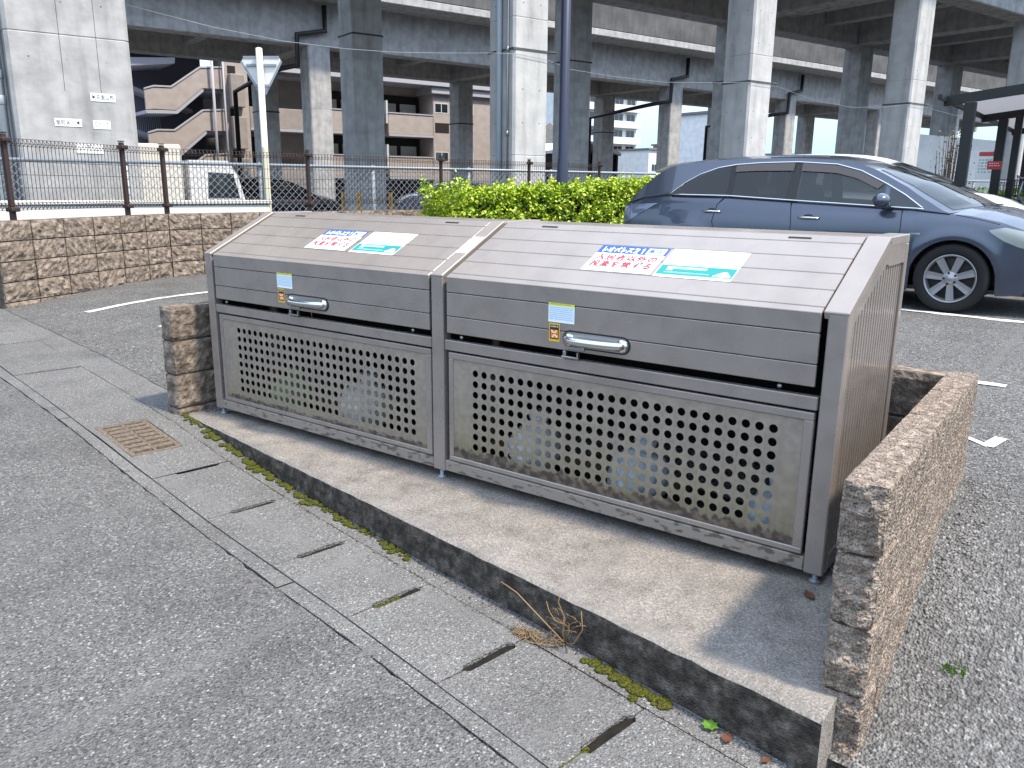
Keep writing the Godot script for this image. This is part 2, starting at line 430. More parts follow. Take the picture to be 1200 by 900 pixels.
# ------------------------------------------------------------------ lettering drawn stroke by stroke on small pictures
const GLYPH := {
	"レ": [[3, 1, 3, 9, 8, 5]], "オ": [[1, 3, 9, 3], [6, 1, 6, 9, 5, 8.5], [6, 3.5, 1, 8]],
	"パ": [[4, 3, 1.5, 8], [6, 3, 8.5, 8], [7.6, 1, 8.8, 1, 8.8, 2.2, 7.6, 2.2, 7.6, 1]], "ス": [[2, 2, 8, 2, 1, 9], [5.5, 5.5, 9, 9]],
	"2": [[2, 3, 3, 1.5, 6.5, 1.5, 8, 3, 7, 5, 2, 9, 8.5, 9]], "1": [[3.5, 3, 5.5, 1, 5.5, 9.2]],
	"専": [[1, 2, 9, 2], [5, 0.5, 5, 6.5], [2.5, 3.3, 7.5, 3.3, 7.5, 5.6, 2.5, 5.6, 2.5, 3.3], [2.5, 4.4, 7.5, 4.4], [1, 7, 9, 7], [7, 6, 7, 9.5, 6, 9.2], [3, 8, 4, 9]],
	"用": [[2, 1, 2, 7, 1, 9.5], [2, 1, 8.5, 1, 8.5, 9.5, 7.5, 9.2], [2, 3.7, 8.5, 3.7], [2, 6.3, 8.5, 6.3], [5.2, 1, 5.2, 9.5]],
	"入": [[4, 1, 5.2, 1.2, 5, 3.5, 1, 9.5], [5, 3.5, 9.3, 9.5]],
	"居": [[1.8, 1, 8.5, 1, 8.5, 3.3, 1.8, 3.3], [1.8, 1, 1.8, 6, 0.8, 9.5], [2.3, 5, 9.3, 5], [5.5, 3.5, 5.5, 6.7], [3.3, 6.7, 8, 6.7, 8, 9.5, 3.3, 9.5, 3.3, 6.7]],
	"者": [[2.5, 2, 8, 2], [5, 0.5, 5, 4], [0.8, 4, 9.2, 4], [8.5, 1, 1, 7], [3.3, 5.5, 7.7, 5.5, 7.7, 9.5, 3.3, 9.5, 3.3, 5.5], [3.3, 7.5, 7.7, 7.5]],
	"以": [[2, 1.5, 2.2, 8, 4.5, 6.3], [4.3, 2, 5.3, 4], [8, 1, 7.6, 5, 5, 9.5], [7.5, 6, 9.3, 9.3]],
	"外": [[3, 1, 1, 5.5], [2.7, 2.5, 5, 2.5, 4.2, 6, 1, 9.5], [2.3, 4.5, 3.8, 6], [6.5, 0.8, 6.5, 9.5], [6.5, 4, 9, 6]],
	"の": [[5.2, 2, 4.6, 6, 3, 8, 1.6, 7, 1.6, 4.5, 3.5, 2.2, 6, 1.8, 8.3, 3.5, 8.3, 6, 7, 8, 5.5, 9]],
	"投": [[2.4, 0.8, 2.4, 9.3, 1.4, 8.8], [0.8, 2.8, 4, 2.8], [0.8, 6.5, 4, 5.3], [5.5, 1, 5.5, 3, 4.5, 4.5], [5.5, 1, 8, 1, 8, 3.6, 9.3, 3.6], [4.8, 5, 8.5, 5, 7, 7.5, 4.3, 9.5], [5.3, 6, 6.8, 8, 9.3, 9.5]],
	"棄": [[1, 1.8, 9, 1.8], [5, 0.6, 5, 1.8], [4.5, 2, 3, 3.6, 7, 3.4], [6.3, 2.5, 7.8, 4], [1, 5, 9, 5], [3.5, 4, 3.5, 6.3, 6.5, 6.3, 6.5, 4], [1, 7.2, 9, 7.2], [5, 6, 5, 9.7], [5, 7.2, 1.5, 9.5], [5, 7.2, 8.7, 9.5]],
	"を": [[2, 2.3, 8, 2.3], [5, 0.8, 2, 5.3, 4, 4.6, 5.3, 5.2, 5, 7.3], [8.5, 4, 4, 6.3, 3.5, 8.3, 5, 9.3, 8.3, 9.2]],
	"禁": [[3, 0.8, 3, 4.8], [1, 2, 5, 2], [3, 2, 1, 4.5], [3, 2, 4.6, 4], [7, 0.8, 7, 4.8], [5.2, 2, 9, 2], [7, 2, 5.4, 4.3], [7, 2, 9, 4.5], [3, 5.6, 7, 5.6], [1.2, 6.9, 8.8, 6.9], [5, 7, 5, 9.6], [3.2, 7.8, 1.8, 9.3], [6.8, 7.8, 8.3, 9.3]],
	"ず": [[1, 2.5, 9, 2.5], [5.5, 0.8, 5.5, 5.5, 4, 6.3, 3.5, 5, 5, 4.3, 5.6, 6, 4, 9.3], [8, 0.4, 8.5, 1.3], [9, 0.2, 9.5, 1.1]],
	"る": [[2.5, 1.5, 7.5, 1.5, 2, 6, 5, 4.8, 8, 6, 7.5, 8.5, 5, 9.3, 3.5, 8.3, 5, 7.5, 6.3, 9]],
	"花": [[1, 2, 9, 2], [3.5, 0.8, 3.5, 3.2], [6.5, 0.8, 6.5, 3.2], [3.8, 4, 1, 7], [2.5, 5.5, 2.5, 9.6], [5.5, 4, 5.5, 8.8, 9, 8.8, 9, 7.8], [8.5, 4.8, 5.5, 6.5]],
	"園": [[1, 1, 9, 1, 9, 9.5, 1, 9.5, 1, 1], [3, 2.8, 7, 2.8], [5, 1.8, 5, 3.8], [2.5, 3.8, 7.5, 3.8], [3.5, 4.8, 6.5, 4.8, 6.5, 6, 3.5, 6, 3.5, 4.8], [5, 6, 3, 8.5], [5, 6.5, 7.3, 8.5]],
	"広": [[5, 0.5, 5, 1.8], [2, 1.8, 9, 1.8], [2, 1.8, 2, 6, 0.8, 9.5], [5.3, 3.5, 3.7, 8.3, 7.8, 7.8], [6.8, 6, 8.6, 9]],
	"野": [[1, 1, 4.6, 1, 4.6, 4.5, 1, 4.5, 1, 1], [1, 2.7, 4.6, 2.7], [2.8, 1, 2.8, 9], [1, 6.5, 4.6, 6.5], [0.7, 9, 5, 8.6], [5.5, 1.2, 9, 1.2, 7.3, 3], [5.3, 4.5, 9.3, 4.5, 8.5, 6], [7.4, 4.5, 7.4, 9.5, 6.4, 9]],
	"町": [[0.8, 1.5, 5, 1.5, 5, 7.5, 0.8, 7.5, 0.8, 1.5], [2.9, 1.5, 2.9, 7.5], [0.8, 4.5, 5, 4.5], [5.5, 1.5, 9.5, 1.5], [7.7, 1.5, 7.7, 9.5, 6.6, 9]],
	"留": [[2, 1.5, 1.3, 4.5, 4, 3.5], [3, 1.5, 4.4, 4.5], [5, 1.3, 9, 1.3, 8.6, 4.5, 7.6, 4.3], [7, 1.3, 5.4, 4.5], [1.8, 5.5, 8.3, 5.5, 8.3, 9.5, 1.8, 9.5, 1.8, 5.5], [5, 5.5, 5, 9.5], [1.8, 7.5, 8.3, 7.5]],
	"あ": [[2, 2.5, 8, 2.5], [4.5, 0.8, 4.8, 8.5], [6.5, 4, 4.5, 8, 2.5, 8.8, 2, 7, 4, 5.2, 7, 5, 8.5, 6.8, 7, 9]], "り": [[3, 1.5, 3, 6, 4, 5], [7, 1, 7.2, 6, 5, 9.3]],
	"清": [[1, 1, 2.2, 2], [0.6, 4, 1.8, 5], [0.8, 9.3, 2.4, 6.5], [3.5, 2, 9, 2], [6.2, 0.7, 6.2, 5], [3.8, 3.5, 8.7, 3.5], [3.3, 5, 9.3, 5], [4.2, 6, 4.2, 9.5], [4.2, 6, 8.4, 6, 8.4, 9.5], [4.2, 7.2, 8.4, 7.2], [4.2, 8.4, 8.4, 8.4]],
	"C": [[8, 2.5, 6, 1.2, 3.5, 1.8, 2.3, 5, 3.5, 8.3, 6, 9, 8, 7.6]], "t": [[4.5, 1.5, 4.5, 8, 5.5, 9, 7.5, 8.7], [2.5, 3.8, 7, 3.8]], "-": [[2, 5.2, 8, 5.2]], "a": [[3, 4, 6.5, 4, 7.2, 5, 7.2, 9], [7.2, 6, 3.5, 6.3, 3, 8.3, 5, 9, 7.2, 7.6]],
	">": [[2, 2, 8, 5, 2, 8, 2, 2], [3, 3.2, 3, 6.8], [4, 4, 4, 6], [5, 4.3, 5, 5.7], [6, 4.7, 6, 5.3]], "<": [[8, 2, 2, 5, 8, 8, 8, 2], [7, 3.2, 7, 6.8], [6, 4, 6, 6], [5, 4.3, 5, 5.7], [4, 4.7, 4, 5.3]],
}

func line(im: Image, a: Vector2, b: Vector2, w: int, c: Color) -> void:
	var n := maxi(1, int(a.distance_to(b)))
	for i in n + 1:
		var p := a.lerp(b, float(i) / n)
		im.fill_rect(Rect2i(int(p.x - w * 0.5), int(p.y - w * 0.5), w, w), c)

func write(im: Image, text: String, x: float, y: float, cw: float, ch: float, w: int, c: Color) -> void:
	for i in text.length():
		for s in GLYPH.get(text[i], []):
			for k in range(0, s.size() - 2, 2):
				var o := Vector2(x + cw * i, y)
				line(im, o + Vector2(s[k] * cw * 0.094, s[k + 1] * ch * 0.1), o + Vector2(s[k + 2] * cw * 0.094, s[k + 3] * ch * 0.1), w, c)

func small_print(im: Image, r: Rect2, rows: int, c: Color, sd: int) -> void:
	rng.seed = sd
	for k in rows:
		var y := r.position.y + r.size.y * k / rows
		var x := r.position.x
		while x < r.end.x - 4:
			var w := rng.randf_range(4, 9)
			im.fill_rect(Rect2i(int(x), int(y), int(w), maxi(2, int(r.size.y / rows * 0.5))), c)
			x += w + rng.randf_range(2, 5)

func pic(w: int, h: int, c: Color) -> Image:
	var im := Image.create(w, h, false, Image.FORMAT_RGBA8)
	im.fill(c)
	return im

func picmat(im: Image, rough := 0.5) -> StandardMaterial3D:
	var m := StandardMaterial3D.new()
	m.albedo_texture = ImageTexture.create_from_image(im)
	m.roughness = rough
	return m

# a thin printed sheet: o is its top left corner, ax to the right, ay downwards
func sheet(o: Vector3, ax: Vector3, ay: Vector3) -> MB:
	var mb := MB.new()
	var n := ay.cross(ax).normalized() * 0.0008
	mb.uvf = func(p: Vector3) -> Vector2: return Vector2((p - o).dot(ax) / ax.length_squared(), (p - o).dot(ay) / ay.length_squared())
	var c := o + (ax + ay) * 0.5 - n
	var q := [o, o + ax, o + ax + ay, o + ay]
	mb.quad_out(q[0] + n, q[1] + n, q[2] + n, q[3] + n, c)
	for i in 4:
		mb.quad_out(q[i], q[(i + 1) % 4], q[(i + 1) % 4] + n, q[i] + n, c)
	return mb

# ------------------------------------------------------------------ road, pavement, parking lot
func ground_patch(s0: float, s1: float, ds: float, ts: Array, tfun: Callable, dy: float) -> MB:
	var mb := MB.new(true)
	var n := int(ceil((s1 - s0) / ds))
	var rows := []
	for i in n + 1:
		var s := lerpf(s0, s1, float(i) / n)
		var row := []
		for t in ts:
			row.append(Vector2(s, tfun.call(s, t)))
		rows.append(row)
	for i in n:
		for j in ts.size() - 1:
			var q := [rows[i][j], rows[i + 1][j], rows[i + 1][j + 1], rows[i][j + 1]]
			for k in [0, 1, 2, 0, 2, 3]:
				var v: float = 0.93 + 0.10 * nz.get_noise_2d(q[k].x * 9.0, q[k].y * 9.0) + 0.10 * nz.get_noise_2d(q[k].x * 37.0 + 50.0, q[k].y * 37.0)
				mb.col = Color(v, v, v)
				mb.vert(st(q[k].x, q[k].y, dy))
	return mb

func build_ground() -> void:
	# bare earth under everything, out to the horizon
	var e := MB.new(true)
	var xs := [-900.0, -300.0, -120.0, -60.0, -30.0, -14.0, -9.0, -6.0, -4.0, -2.0, -1.0, 0.0, 1.0, 2.0, 3.0, 4.0, 5.0, 6.5, 9.0, 14.0, 30.0, 60.0, 120.0, 300.0, 900.0]
	var zs := [-900.0, -300.0, -120.0, -60.0, -30.0, -16.0, -11.0, -8.0, -6.0, -4.0, -3.0, -2.0, -1.5, -1.0, -0.5, 0.0, 0.5, 1.0, 1.5, 2.0, 3.0, 5.0, 9.0, 20.0, 60.0, 300.0, 900.0]
	for i in xs.size() - 1:
		for j in zs.size() - 1:
			var f := func(x: float, z: float) -> Vector3:
				return Vector3(x, gy(clampf(x, -12, 12), clampf(z, -8, 8)) - 0.13, z)
			e.quad(f.call(xs[i], zs[j]), f.call(xs[i + 1], zs[j]), f.call(xs[i + 1], zs[j + 1]), f.call(xs[i], zs[j + 1]))
	struct("ground", e, M.dirt)
	var rag := func(s: float, t: float) -> float:
		if t > 0.0:
			return lin(T_AS, s) + t
		return lin(T_AS, s) + 0.007 * nz.get_noise_1d(s * 260.0) + 0.008 * nz.get_noise_1d(s * 900.0)
	struct("road", ground_patch(-14.0, 9.0, 0.05, [0.0, 0.03, 0.1, 0.25, 0.5, 0.8, 1.2, 1.7, 2.4, 3.2, 4.5, 6.5], rag, 0.0), M.asphalt)
	# concrete lip of the gutter between road and cover slabs, cast in two-metre lengths
	var kerb := struct_root("gutter_kerb")
	var lens := [-13.0, -10.0, -7.0, -4.6, -2.6, -0.35, 2.02, 4.0, 6.0, 9.0]
	for i in lens.size() - 1:
		var mb := MB.new()
		var n := 30
		for k in n:
			var s0 := lerpf(lens[i] + 0.004, lens[i + 1] - 0.004, float(k) / n)
			var s1 := lerpf(lens[i] + 0.004, lens[i + 1] - 0.004, float(k + 1) / n)
			var w := func(s: float, u: float) -> Vector3:
				var ta := lin(T_IN, s) + 0.007
				var tb := lin(T_AS, s) - 0.008 + 0.005 * nz.get_noise_1d(s * 420.0 + 77.0)
				return st(s, lerpf(ta, tb, clampf(u, 0, 1)), -0.001 if u > -0.5 and u < 1.5 else -0.06)
			var v := 0.93 + 0.2 * nz.get_noise_1d(s0 * 60.0)
			mb.col = Color(v, v, v)
			mb.quad(w.call(s0, 0), w.call(s1, 0), w.call(s1, 1), w.call(s0, 1))
			mb.quad(w.call(s0, 1), w.call(s1, 1), w.call(s1, 2), w.call(s0, 2))
			mb.quad(w.call(s0, -1), w.call(s1, -1), w.call(s1, 0), w.call(s0, 0))
		obj("kerb_stone", mb, M.slab, kerb)
	# cover slabs with half a lifting slot at either end
	var pave := struct_root("pavement")
	var joints := [-9.8, -9.2, -8.6, -8.0, -7.4, -6.8, -6.2, -5.62, -5.03, -4.43, -3.85, -3.25, -2.65, -2.05, -1.5, -0.9, -0.08, 0.7, 1.27, 1.85, 2.37, 2.88, 3.38, 3.93, 4.5, 5.1, 5.7, 6.3, 6.9]
	rng.seed = 5
	for i in joints.size() - 1:
		var a: float = joints[i] + 0.003
		var b: float = joints[i + 1] - 0.003
		var hw := 0.016 if i >= 16 else 0.007   # the slots further up are packed with dirt
		var sa := hw if a > 0.3 or i < 15 else 0.0
		var sb := hw if b > 0.3 or i < 14 else 0.0
		var mid := (a + b) * 0.5
		var p := []
		var ti := func(s: float) -> float: return lin(T_IN, s)
		var to := func(s: float) -> float: return lin(T_OUT, s)
		var u0 := lerpf(to.call(a), ti.call(a), 0.12)
		var u1 := lerpf(to.call(a), ti.call(a), 0.72)
		var v0 := lerpf(to.call(b), ti.call(b), 0.12)
		var v1 := lerpf(to.call(b), ti.call(b), 0.72)
		p.append_array([Vector2(a, to.call(a)), Vector2(a, u0)])
		if sa > 0.0:
			p.append_array([Vector2(a + sa, u0 + 0.015), Vector2(a + sa, u1 - 0.015), Vector2(a, u1)])
		p.append_array([Vector2(a, ti.call(a)), Vector2(mid, ti.call(mid)), Vector2(b, ti.call(b)), Vector2(b, v1)])
		if sb > 0.0:
			p.append_array([Vector2(b - sb, v1 - 0.015), Vector2(b - sb, v0 + 0.015), Vector2(b, v0)])
		p.append_array([Vector2(b, to.call(b)), Vector2(mid, to.call(mid))])
		var mb := MB.new()
		var tone := rng.randf_range(0.86, 1.04)
		var lift := rng.randf_range(-0.003, 0.002)
		mb.col = Color(tone, tone, tone)
		var poly := PackedVector2Array(p)
		var hole := i == 16
		var idx := Geometry2D.triangulate_polygon(poly)
		if not hole:
			for k in range(0, idx.size(), 3):
				var o := st(mid, 0.3, -1.0)
				mb.tri_out(st(poly[idx[k]].x, poly[idx[k]].y, lift), st(poly[idx[k + 1]].x, poly[idx[k + 1]].y, lift), st(poly[idx[k + 2]].x, poly[idx[k + 2]].y, lift), o)
		else:
			# this one frames the drain grate
			var g := [Vector2(-0.075, 0.225), Vector2(0.40, 0.205), Vector2(0.40, 0.475), Vector2(-0.075, 0.50)]
			var o4 := [Vector2(a, to.call(a)), Vector2(b, to.call(b)), Vector2(b, ti.call(b)), Vector2(a, ti.call(a))]
			for k in 4:
				var k2 := (k + 1) % 4
				for m in 6:
					var f0 := m / 6.0
					var f1 := (m + 1) / 6.0
					var q := [o4[k].lerp(o4[k2], f0), o4[k].lerp(o4[k2], f1), g[k].lerp(g[k2], f1), g[k].lerp(g[k2], f0)]
					mb.quad_out(st(q[0].x, q[0].y), st(q[1].x, q[1].y), st(q[2].x, q[2].y), st(q[3].x, q[3].y), st(mid, 0.3, -1.0))
		var c := st(mid, 0.3, -0.05)
		for k in poly.size():
			var q0 := poly[k]
			var q1 := poly[(k + 1) % poly.size()]
			mb.quad_out(st(q0.x, q0.y, lift), st(q1.x, q1.y, lift), st(q1.x, q1.y, -0.12), st(q0.x, q0.y, -0.12), c)
		obj("slab", mb, M.slab, pave)
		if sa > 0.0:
			# dark soil strip in the lifting slot, slot shade put into its colour
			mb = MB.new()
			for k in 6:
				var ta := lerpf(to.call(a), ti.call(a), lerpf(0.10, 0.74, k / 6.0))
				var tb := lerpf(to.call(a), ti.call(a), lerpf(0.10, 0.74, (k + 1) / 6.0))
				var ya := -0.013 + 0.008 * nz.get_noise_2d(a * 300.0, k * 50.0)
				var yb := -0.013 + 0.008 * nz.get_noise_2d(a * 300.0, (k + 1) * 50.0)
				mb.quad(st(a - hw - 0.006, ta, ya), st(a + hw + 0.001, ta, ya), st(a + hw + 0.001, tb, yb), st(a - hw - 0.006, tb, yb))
			obj("joint_soil_shade", mb, M.dirt, pave)
	# strip of rough concrete between the slabs and what stands behind them
	var seam := func(s: float, t: float) -> float:
		return lerpf(-0.12 if s < -0.2 else -0.02, lin(T_OUT, s) - 0.006 + 0.003 * nz.get_noise_1d(s * 400.0), t)
	struct("pavement_edge", ground_patch(-9.8, 6.9, 0.06, [0.0, 0.35, 0.7, 1.0], seam, -0.004), M.slab)
	# the lot: coarse old asphalt
	var lot := func(s: float, t: float) -> float:
		return t if t < 0.0 else -0.1 + 0.02 * nz.get_noise_1d(s * 100.0)
	struct("parking_lot", ground_patch(-12.0, 8.0, 0.1, [-19.0, -15.0, -13.0, -11.5, -10.8, -10.2, -9.6, -9.0, -8.4, -8.0, -6.0, -5.0, -4.2, -3.5, -3.0, -2.6, -2.2, -1.9, -1.6, -1.4, -1.2, -1.05, -0.9, -0.75, -0.6, -0.45, -0.3, -0.2, 0.0], lot, 0.0), M.lot)

func build_yard() -> void:
	# pale concrete yard under the viaduct, added to bounce light onto the underside
	var mb := MB.new()
	var l := Vector3(0.2848, 0, -0.9586)
	var t := Vector3(-0.9586, 0, -0.2848)
	var o := Vector3(4.189, 0.0, 2.661)
	var f := func(a: float, b: float) -> Vector3: return o + l * a + t * b + Vector3(0, 0.17, 0)
	for i in 12:
		for k in 8:
			mb.quad(f.call(-30 + 12 * i, 12.4 + 6 * k), f.call(-30 + 12 * (i + 1), 12.4 + 6 * k), f.call(-30 + 12 * (i + 1), 12.4 + 6 * (k + 1)), f.call(-30 + 12 * i, 12.4 + 6 * (k + 1)))
	struct("yard_pavement", mb, M.slab)

func paint_line(a: Vector2, b: Vector2, w: float, sd: int) -> MB:
	var mb := MB.new(true)
	var n := maxi(2, int(a.distance_to(b) / 0.05))
	var nn := (b - a).normalized().orthogonal() * w * 0.5
	for i in n:
		var q := []
		for k in [[i, -1.0], [i + 1, -1.0], [i + 1, 1.0], [i, 1.0]]:
			var p: Vector2 = a.lerp(b, float(k[0]) / n) + nn * (k[1] + 0.16 * nz.get_noise_2d(k[0] * 31.0 + sd * 100, k[1] * 100.0))
			q.append(on_ground(p.x, p.y, 0.005))
		mb.quad(q[0], q[1], q[2], q[3])
	return mb

func build_markings() -> void:
	struct("road_marking", paint_line(Vector2(1.2, -6.22), Vector2(6.6, -5.55), 0.12, 1), M.line_paint)
	struct("road_marking", paint_line(Vector2(-3.7, -1.05), Vector2(-3.87, -2.9), 0.10, 2), M.line_paint)
	struct("road_marking", paint_line(Vector2(-2.42, -1.05), Vector2(-2.2, -1.06), 0.04, 6), M.line_paint)
	struct("road_marking", paint_line(Vector2(3.35, -3.0), Vector2(3.70, -2.98), 0.09, 3), M.line_paint)
	struct("road_marking", paint_line(Vector2(3.68, -1.66), Vector2(3.79, -1.56), 0.035, 4), M.line_paint)
	struct("road_marking", paint_line(Vector2(3.785, -1.56), Vector2(3.82, -1.74), 0.055, 5), M.line_paint)

# ------------------------------------------------------------------ split-face block walls
# a block of length l (x), height h (y), thickness t (z), rough where amp says so; rests on y = 0
func block_mesh(l: float, h: float, t: float, amp: Vector3, sd: int, cell := 0.04, tone := 1.0) -> ArrayMesh:
	var mb := MB.new()
	var n := FastNoiseLite.new()
	n.seed = sd
	n.frequency = 10.0
	n.fractal_octaves = 4
	n.fractal_gain = 0.6
	mb.col = Color(tone, tone, tone)
	var o := Vector3(0, h * 0.5, 0)
	var half := Vector3(l, h, t) * 0.5
	var put_v := func(p: Vector3) -> Vector3:
		# corners pulled in a little, faces broken by noise
		var d := Vector3(n.get_noise_3d(p.x, p.y, p.z), n.get_noise_3d(p.x + 40, p.y, p.z), n.get_noise_3d(p.x, p.y + 40, p.z))
		var e := 0
		for k in 3:
			if absf(absf(p[k]) - half[k]) < 0.0001:
				e += 1
		var q := p
		if e >= 2:
			q -= q.sign() * Vector3(minf(amp.x, 0.006), 0.003, minf(amp.z, 0.006))
		return o + q + d * amp * (1.9 if e < 2 else 0.9)
	for ax in 3:
		for sg in [-1.0, 1.0]:
			var u := (ax + 1) % 3
			var v := (ax + 2) % 3
			var fine := amp[ax] > 0.002
			var nu := maxi(1, int(half[u] * 2.0 / (cell if fine else cell * 2.5)))
			var nv := maxi(1, int(half[v] * 2.0 / (cell if fine else cell * 2.5)))
			for i in nu:
				for j in nv:
					var q := []
					for k in [[0, 0], [1, 0], [1, 1], [0, 1]]:
						var p := Vector3()
						p[ax] = half[ax] * sg
						p[u] = lerpf(-half[u], half[u], float(i + k[0]) / nu)
						p[v] = lerpf(-half[v], half[v], float(j + k[1]) / nv)
						q.append(put_v.call(p))
					mb.quad_out(q[0], q[1], q[2], q[3], o)
	return mb.done()

func set_block(parent: Node, mesh: ArrayMesh, mat: Material, p: Vector3, turn: float) -> void:
	var b := put("block", mesh, mat, parent)
	b.position = p
	b.rotation.y = turn

func build_walls() -> void:
	# right-hand enclosure wall: near end split, long outer face cut flat
	var at := Vector3(3.744, 0, 0.59)
	var turn := PI / 2 + 0.018   # local x runs away along the wall
	var dir := Vector3(cos(turn), 0, -sin(turn))
	var w := thing("block_wall", "low tan split-block wall at the right end of the bin, its near end broken stone", "wall")
	for c in 5:
		var y := 0.609 - 0.2 * (c + 1)
		var cuts := [0.0, 0.405, 0.81, 1.215, 1.62] if c % 2 == 0 else [0.0, 0.2, 0.605, 1.01, 1.415, 1.62]
		for i in cuts.size() - 1:
			var l: float = cuts[i + 1] - cuts[i] - 0.005
			var near := i == 0
			var m := block_mesh(l, 0.194, 0.112, Vector3(0.016 if near else 0.003, 0.004, 0.0035), 300 + c * 10 + i, 0.011 if near else 0.02, 0.96 + 0.08 * ((c * 7 + i * 3) % 5) / 5.0)
			set_block(w, m, M.block_cut, at + dir * (cuts[i] + l * 0.5) + Vector3.UP * (y + 0.003), turn)
	var mo := MB.new()
	mo.box(at + dir * 0.83 + Vector3.UP * 0.09, Vector3(1.55, 0.98, 0.088), 0.0, Basis(Vector3.UP, turn))
	obj("mortar", mo, M.mortar, w)
	# left-hand enclosure wall and the back wall
	w = thing("block_wall", "low brown split-block wall at the left end of the bin beside the grate", "wall")
	for c in 4:
		var y := 0.64 - 0.2 * (c + 1)
		var cuts := [0.0, 0.4, 0.8, 1.2] if c % 2 == 0 else [0.0, 0.4, 0.8, 1.2]
		for i in cuts.size() - 1:
			var m := block_mesh(0.395, 0.193, 0.125, Vector3(0.006, 0.002, 0.007), 400 + c * 10 + i, 0.018, 0.8)
			set_block(w, m, M.block, Vector3(-0.185, y + 0.003, 0.17 - cuts[i] - 0.2), PI / 2)
	mo = MB.new()
	mo.span(Vector3(-0.237, -0.14, 0.155), Vector3(-0.133, 0.63, -1.02))
	obj("mortar", mo, M.mortar, w)
	w = thing("block_wall", "low split-block wall closing the enclosure behind the bin", "wall")
	for c in 4:
		for i in 9:
			var m := block_mesh(0.415, 0.193, 0.11, Vector3(0.003, 0.002, 0.008), 500 + (c * 3 + i) % 5, 0.03, 0.85)
			set_block(w, m, M.block, Vector3(-0.10 + 0.42 * i + 0.21, 0.609 - 0.2 * (c + 1), -0.975), 0.0)
	mo = MB.new()
	mo.span(Vector3(-0.09, -0.14, -1.02), Vector3(3.64, 0.60, -0.93))
	obj("mortar", mo, M.mortar, w)
	# retaining wall along the left and back of the lot
	w = thing("retaining_wall", "long brown split-block retaining wall under the brown mesh fence", "wall")
	var path := [Vector3(-4.62, 0, -0.72), Vector3(-5.52, 0, -3.05), Vector3(-5.02, 0, -6.3), Vector3(-4.15, 0, -11.3)]
	var kinds := []
	for k in 6:
		kinds.append(block_mesh(0.4015, 0.194, 0.15, Vector3(0.0005, 0.002, 0.016), 600 + k, 0.028, 0.82 + 0.07 * k))
	mo = MB.new()
	for k in path.size() - 1:
		var a: Vector3 = path[k]
		var b: Vector3 = path[k + 1]
		var d := (b - a).normalized()
		var tn := atan2(-d.z, d.x)
		var n := int(round(a.distance_to(b) / 0.4))
		var step := a.distance_to(b) / n
		var side := d.cross(Vector3.UP)
		for c in 5:
			for i in n:
				if c == 4 and i > 8:
					continue
				var p: Vector3 = a + d * step * (i + 0.5) - side * 0.075
				set_block(w, kinds[rng.randi() % 6], M.block, Vector3(p.x, 0.955 - 0.2 * (c + 1), p.z), tn + (PI if rng.randf() < 0.5 else 0.0))
		mo.bar(a - side * 0.077 + Vector3.UP * 0.42, b - side * 0.077 + Vector3.UP * 0.42, 0.10, 1.06)
	obj("mortar", mo, M.mortar, w)

func build_plinth() -> void:
	# concrete pad: level top, front edge along the pavement
	var p := struct_root("concrete_plinth")
	var a := Vector3(-0.16, 0, 0.112)
	var b := Vector3(3.735, 0, 0.725)
	var n := 60
	var top := MB.new(true)
	var face := MB.new(true)
	var lipn := Vector3(-0.156, 0, 0.988)
	for i in n:
		var q := []
		for k in [i, i + 1]:
			var f := float(k) / n
			var e := a.lerp(b, f) + lipn * 0.006 * nz.get_noise_1d(k * 25.0)
			q.append([Vector3(e.x, 0, -0.92), e - lipn * 0.012, e + Vector3(0, -0.010 + 0.004 * nz.get_noise_1d(k * 61.0), 0), Vector3(e.x, -0.30, e.z)])
		for r in 8:
			var f0 := pow(r / 8.0, 0.6)
			var f1 := pow((r + 1) / 8.0, 0.6)
			for v in [[0, f0], [1, f0], [1, f1], [0, f0], [1, f1], [0, f1]]:
				var pt: Vector3 = q[v[0]][0].lerp(q[v[0]][1], v[1])
				var g := 0.96 + 0.22 * nz.get_noise_2d(pt.x * 30.0, pt.z * 30.0) + 0.1 * nz.get_noise_2d(pt.x * 120.0, pt.z * 120.0)
				top.col = Color(g, g, g)
				top.vert(pt)
		top.col = Color(0.98, 0.98, 0.98)
		top.quad(q[0][1], q[1][1], q[1][2], q[0][2])
		face.quad(q[0][2], q[1][2], q[1][3], q[0][3])
	obj("slab", top, M.plinth, p)
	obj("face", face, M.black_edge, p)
	var ends := MB.new()
	ends.quad(b, Vector3(b.x, 0, -0.92), Vector3(b.x, -0.3, -0.92), b + Vector3.DOWN * 0.3)
	ends.quad(a, Vector3(a.x, 0, -0.92), Vector3(a.x, -0.3, -0.92), a + Vector3.DOWN * 0.3)
	obj("end", ends, M.plinth, p)

# ------------------------------------------------------------------ the rubbish bin
const HF := 0.939   # fold of the lid
const HT := 1.159   # back top
const SZ := 0.444
const BD := 0.736
const XR := 3.511

func slope(x: float, s: float, up := 0.0) -> Vector3:   # a point on the sloping lid, s metres up from the fold
	var d := Vector2(SZ, HT - HF).normalized()
	return Vector3(x, HF + d.y * s + d.x * up, -d.x * s + d.y * up)

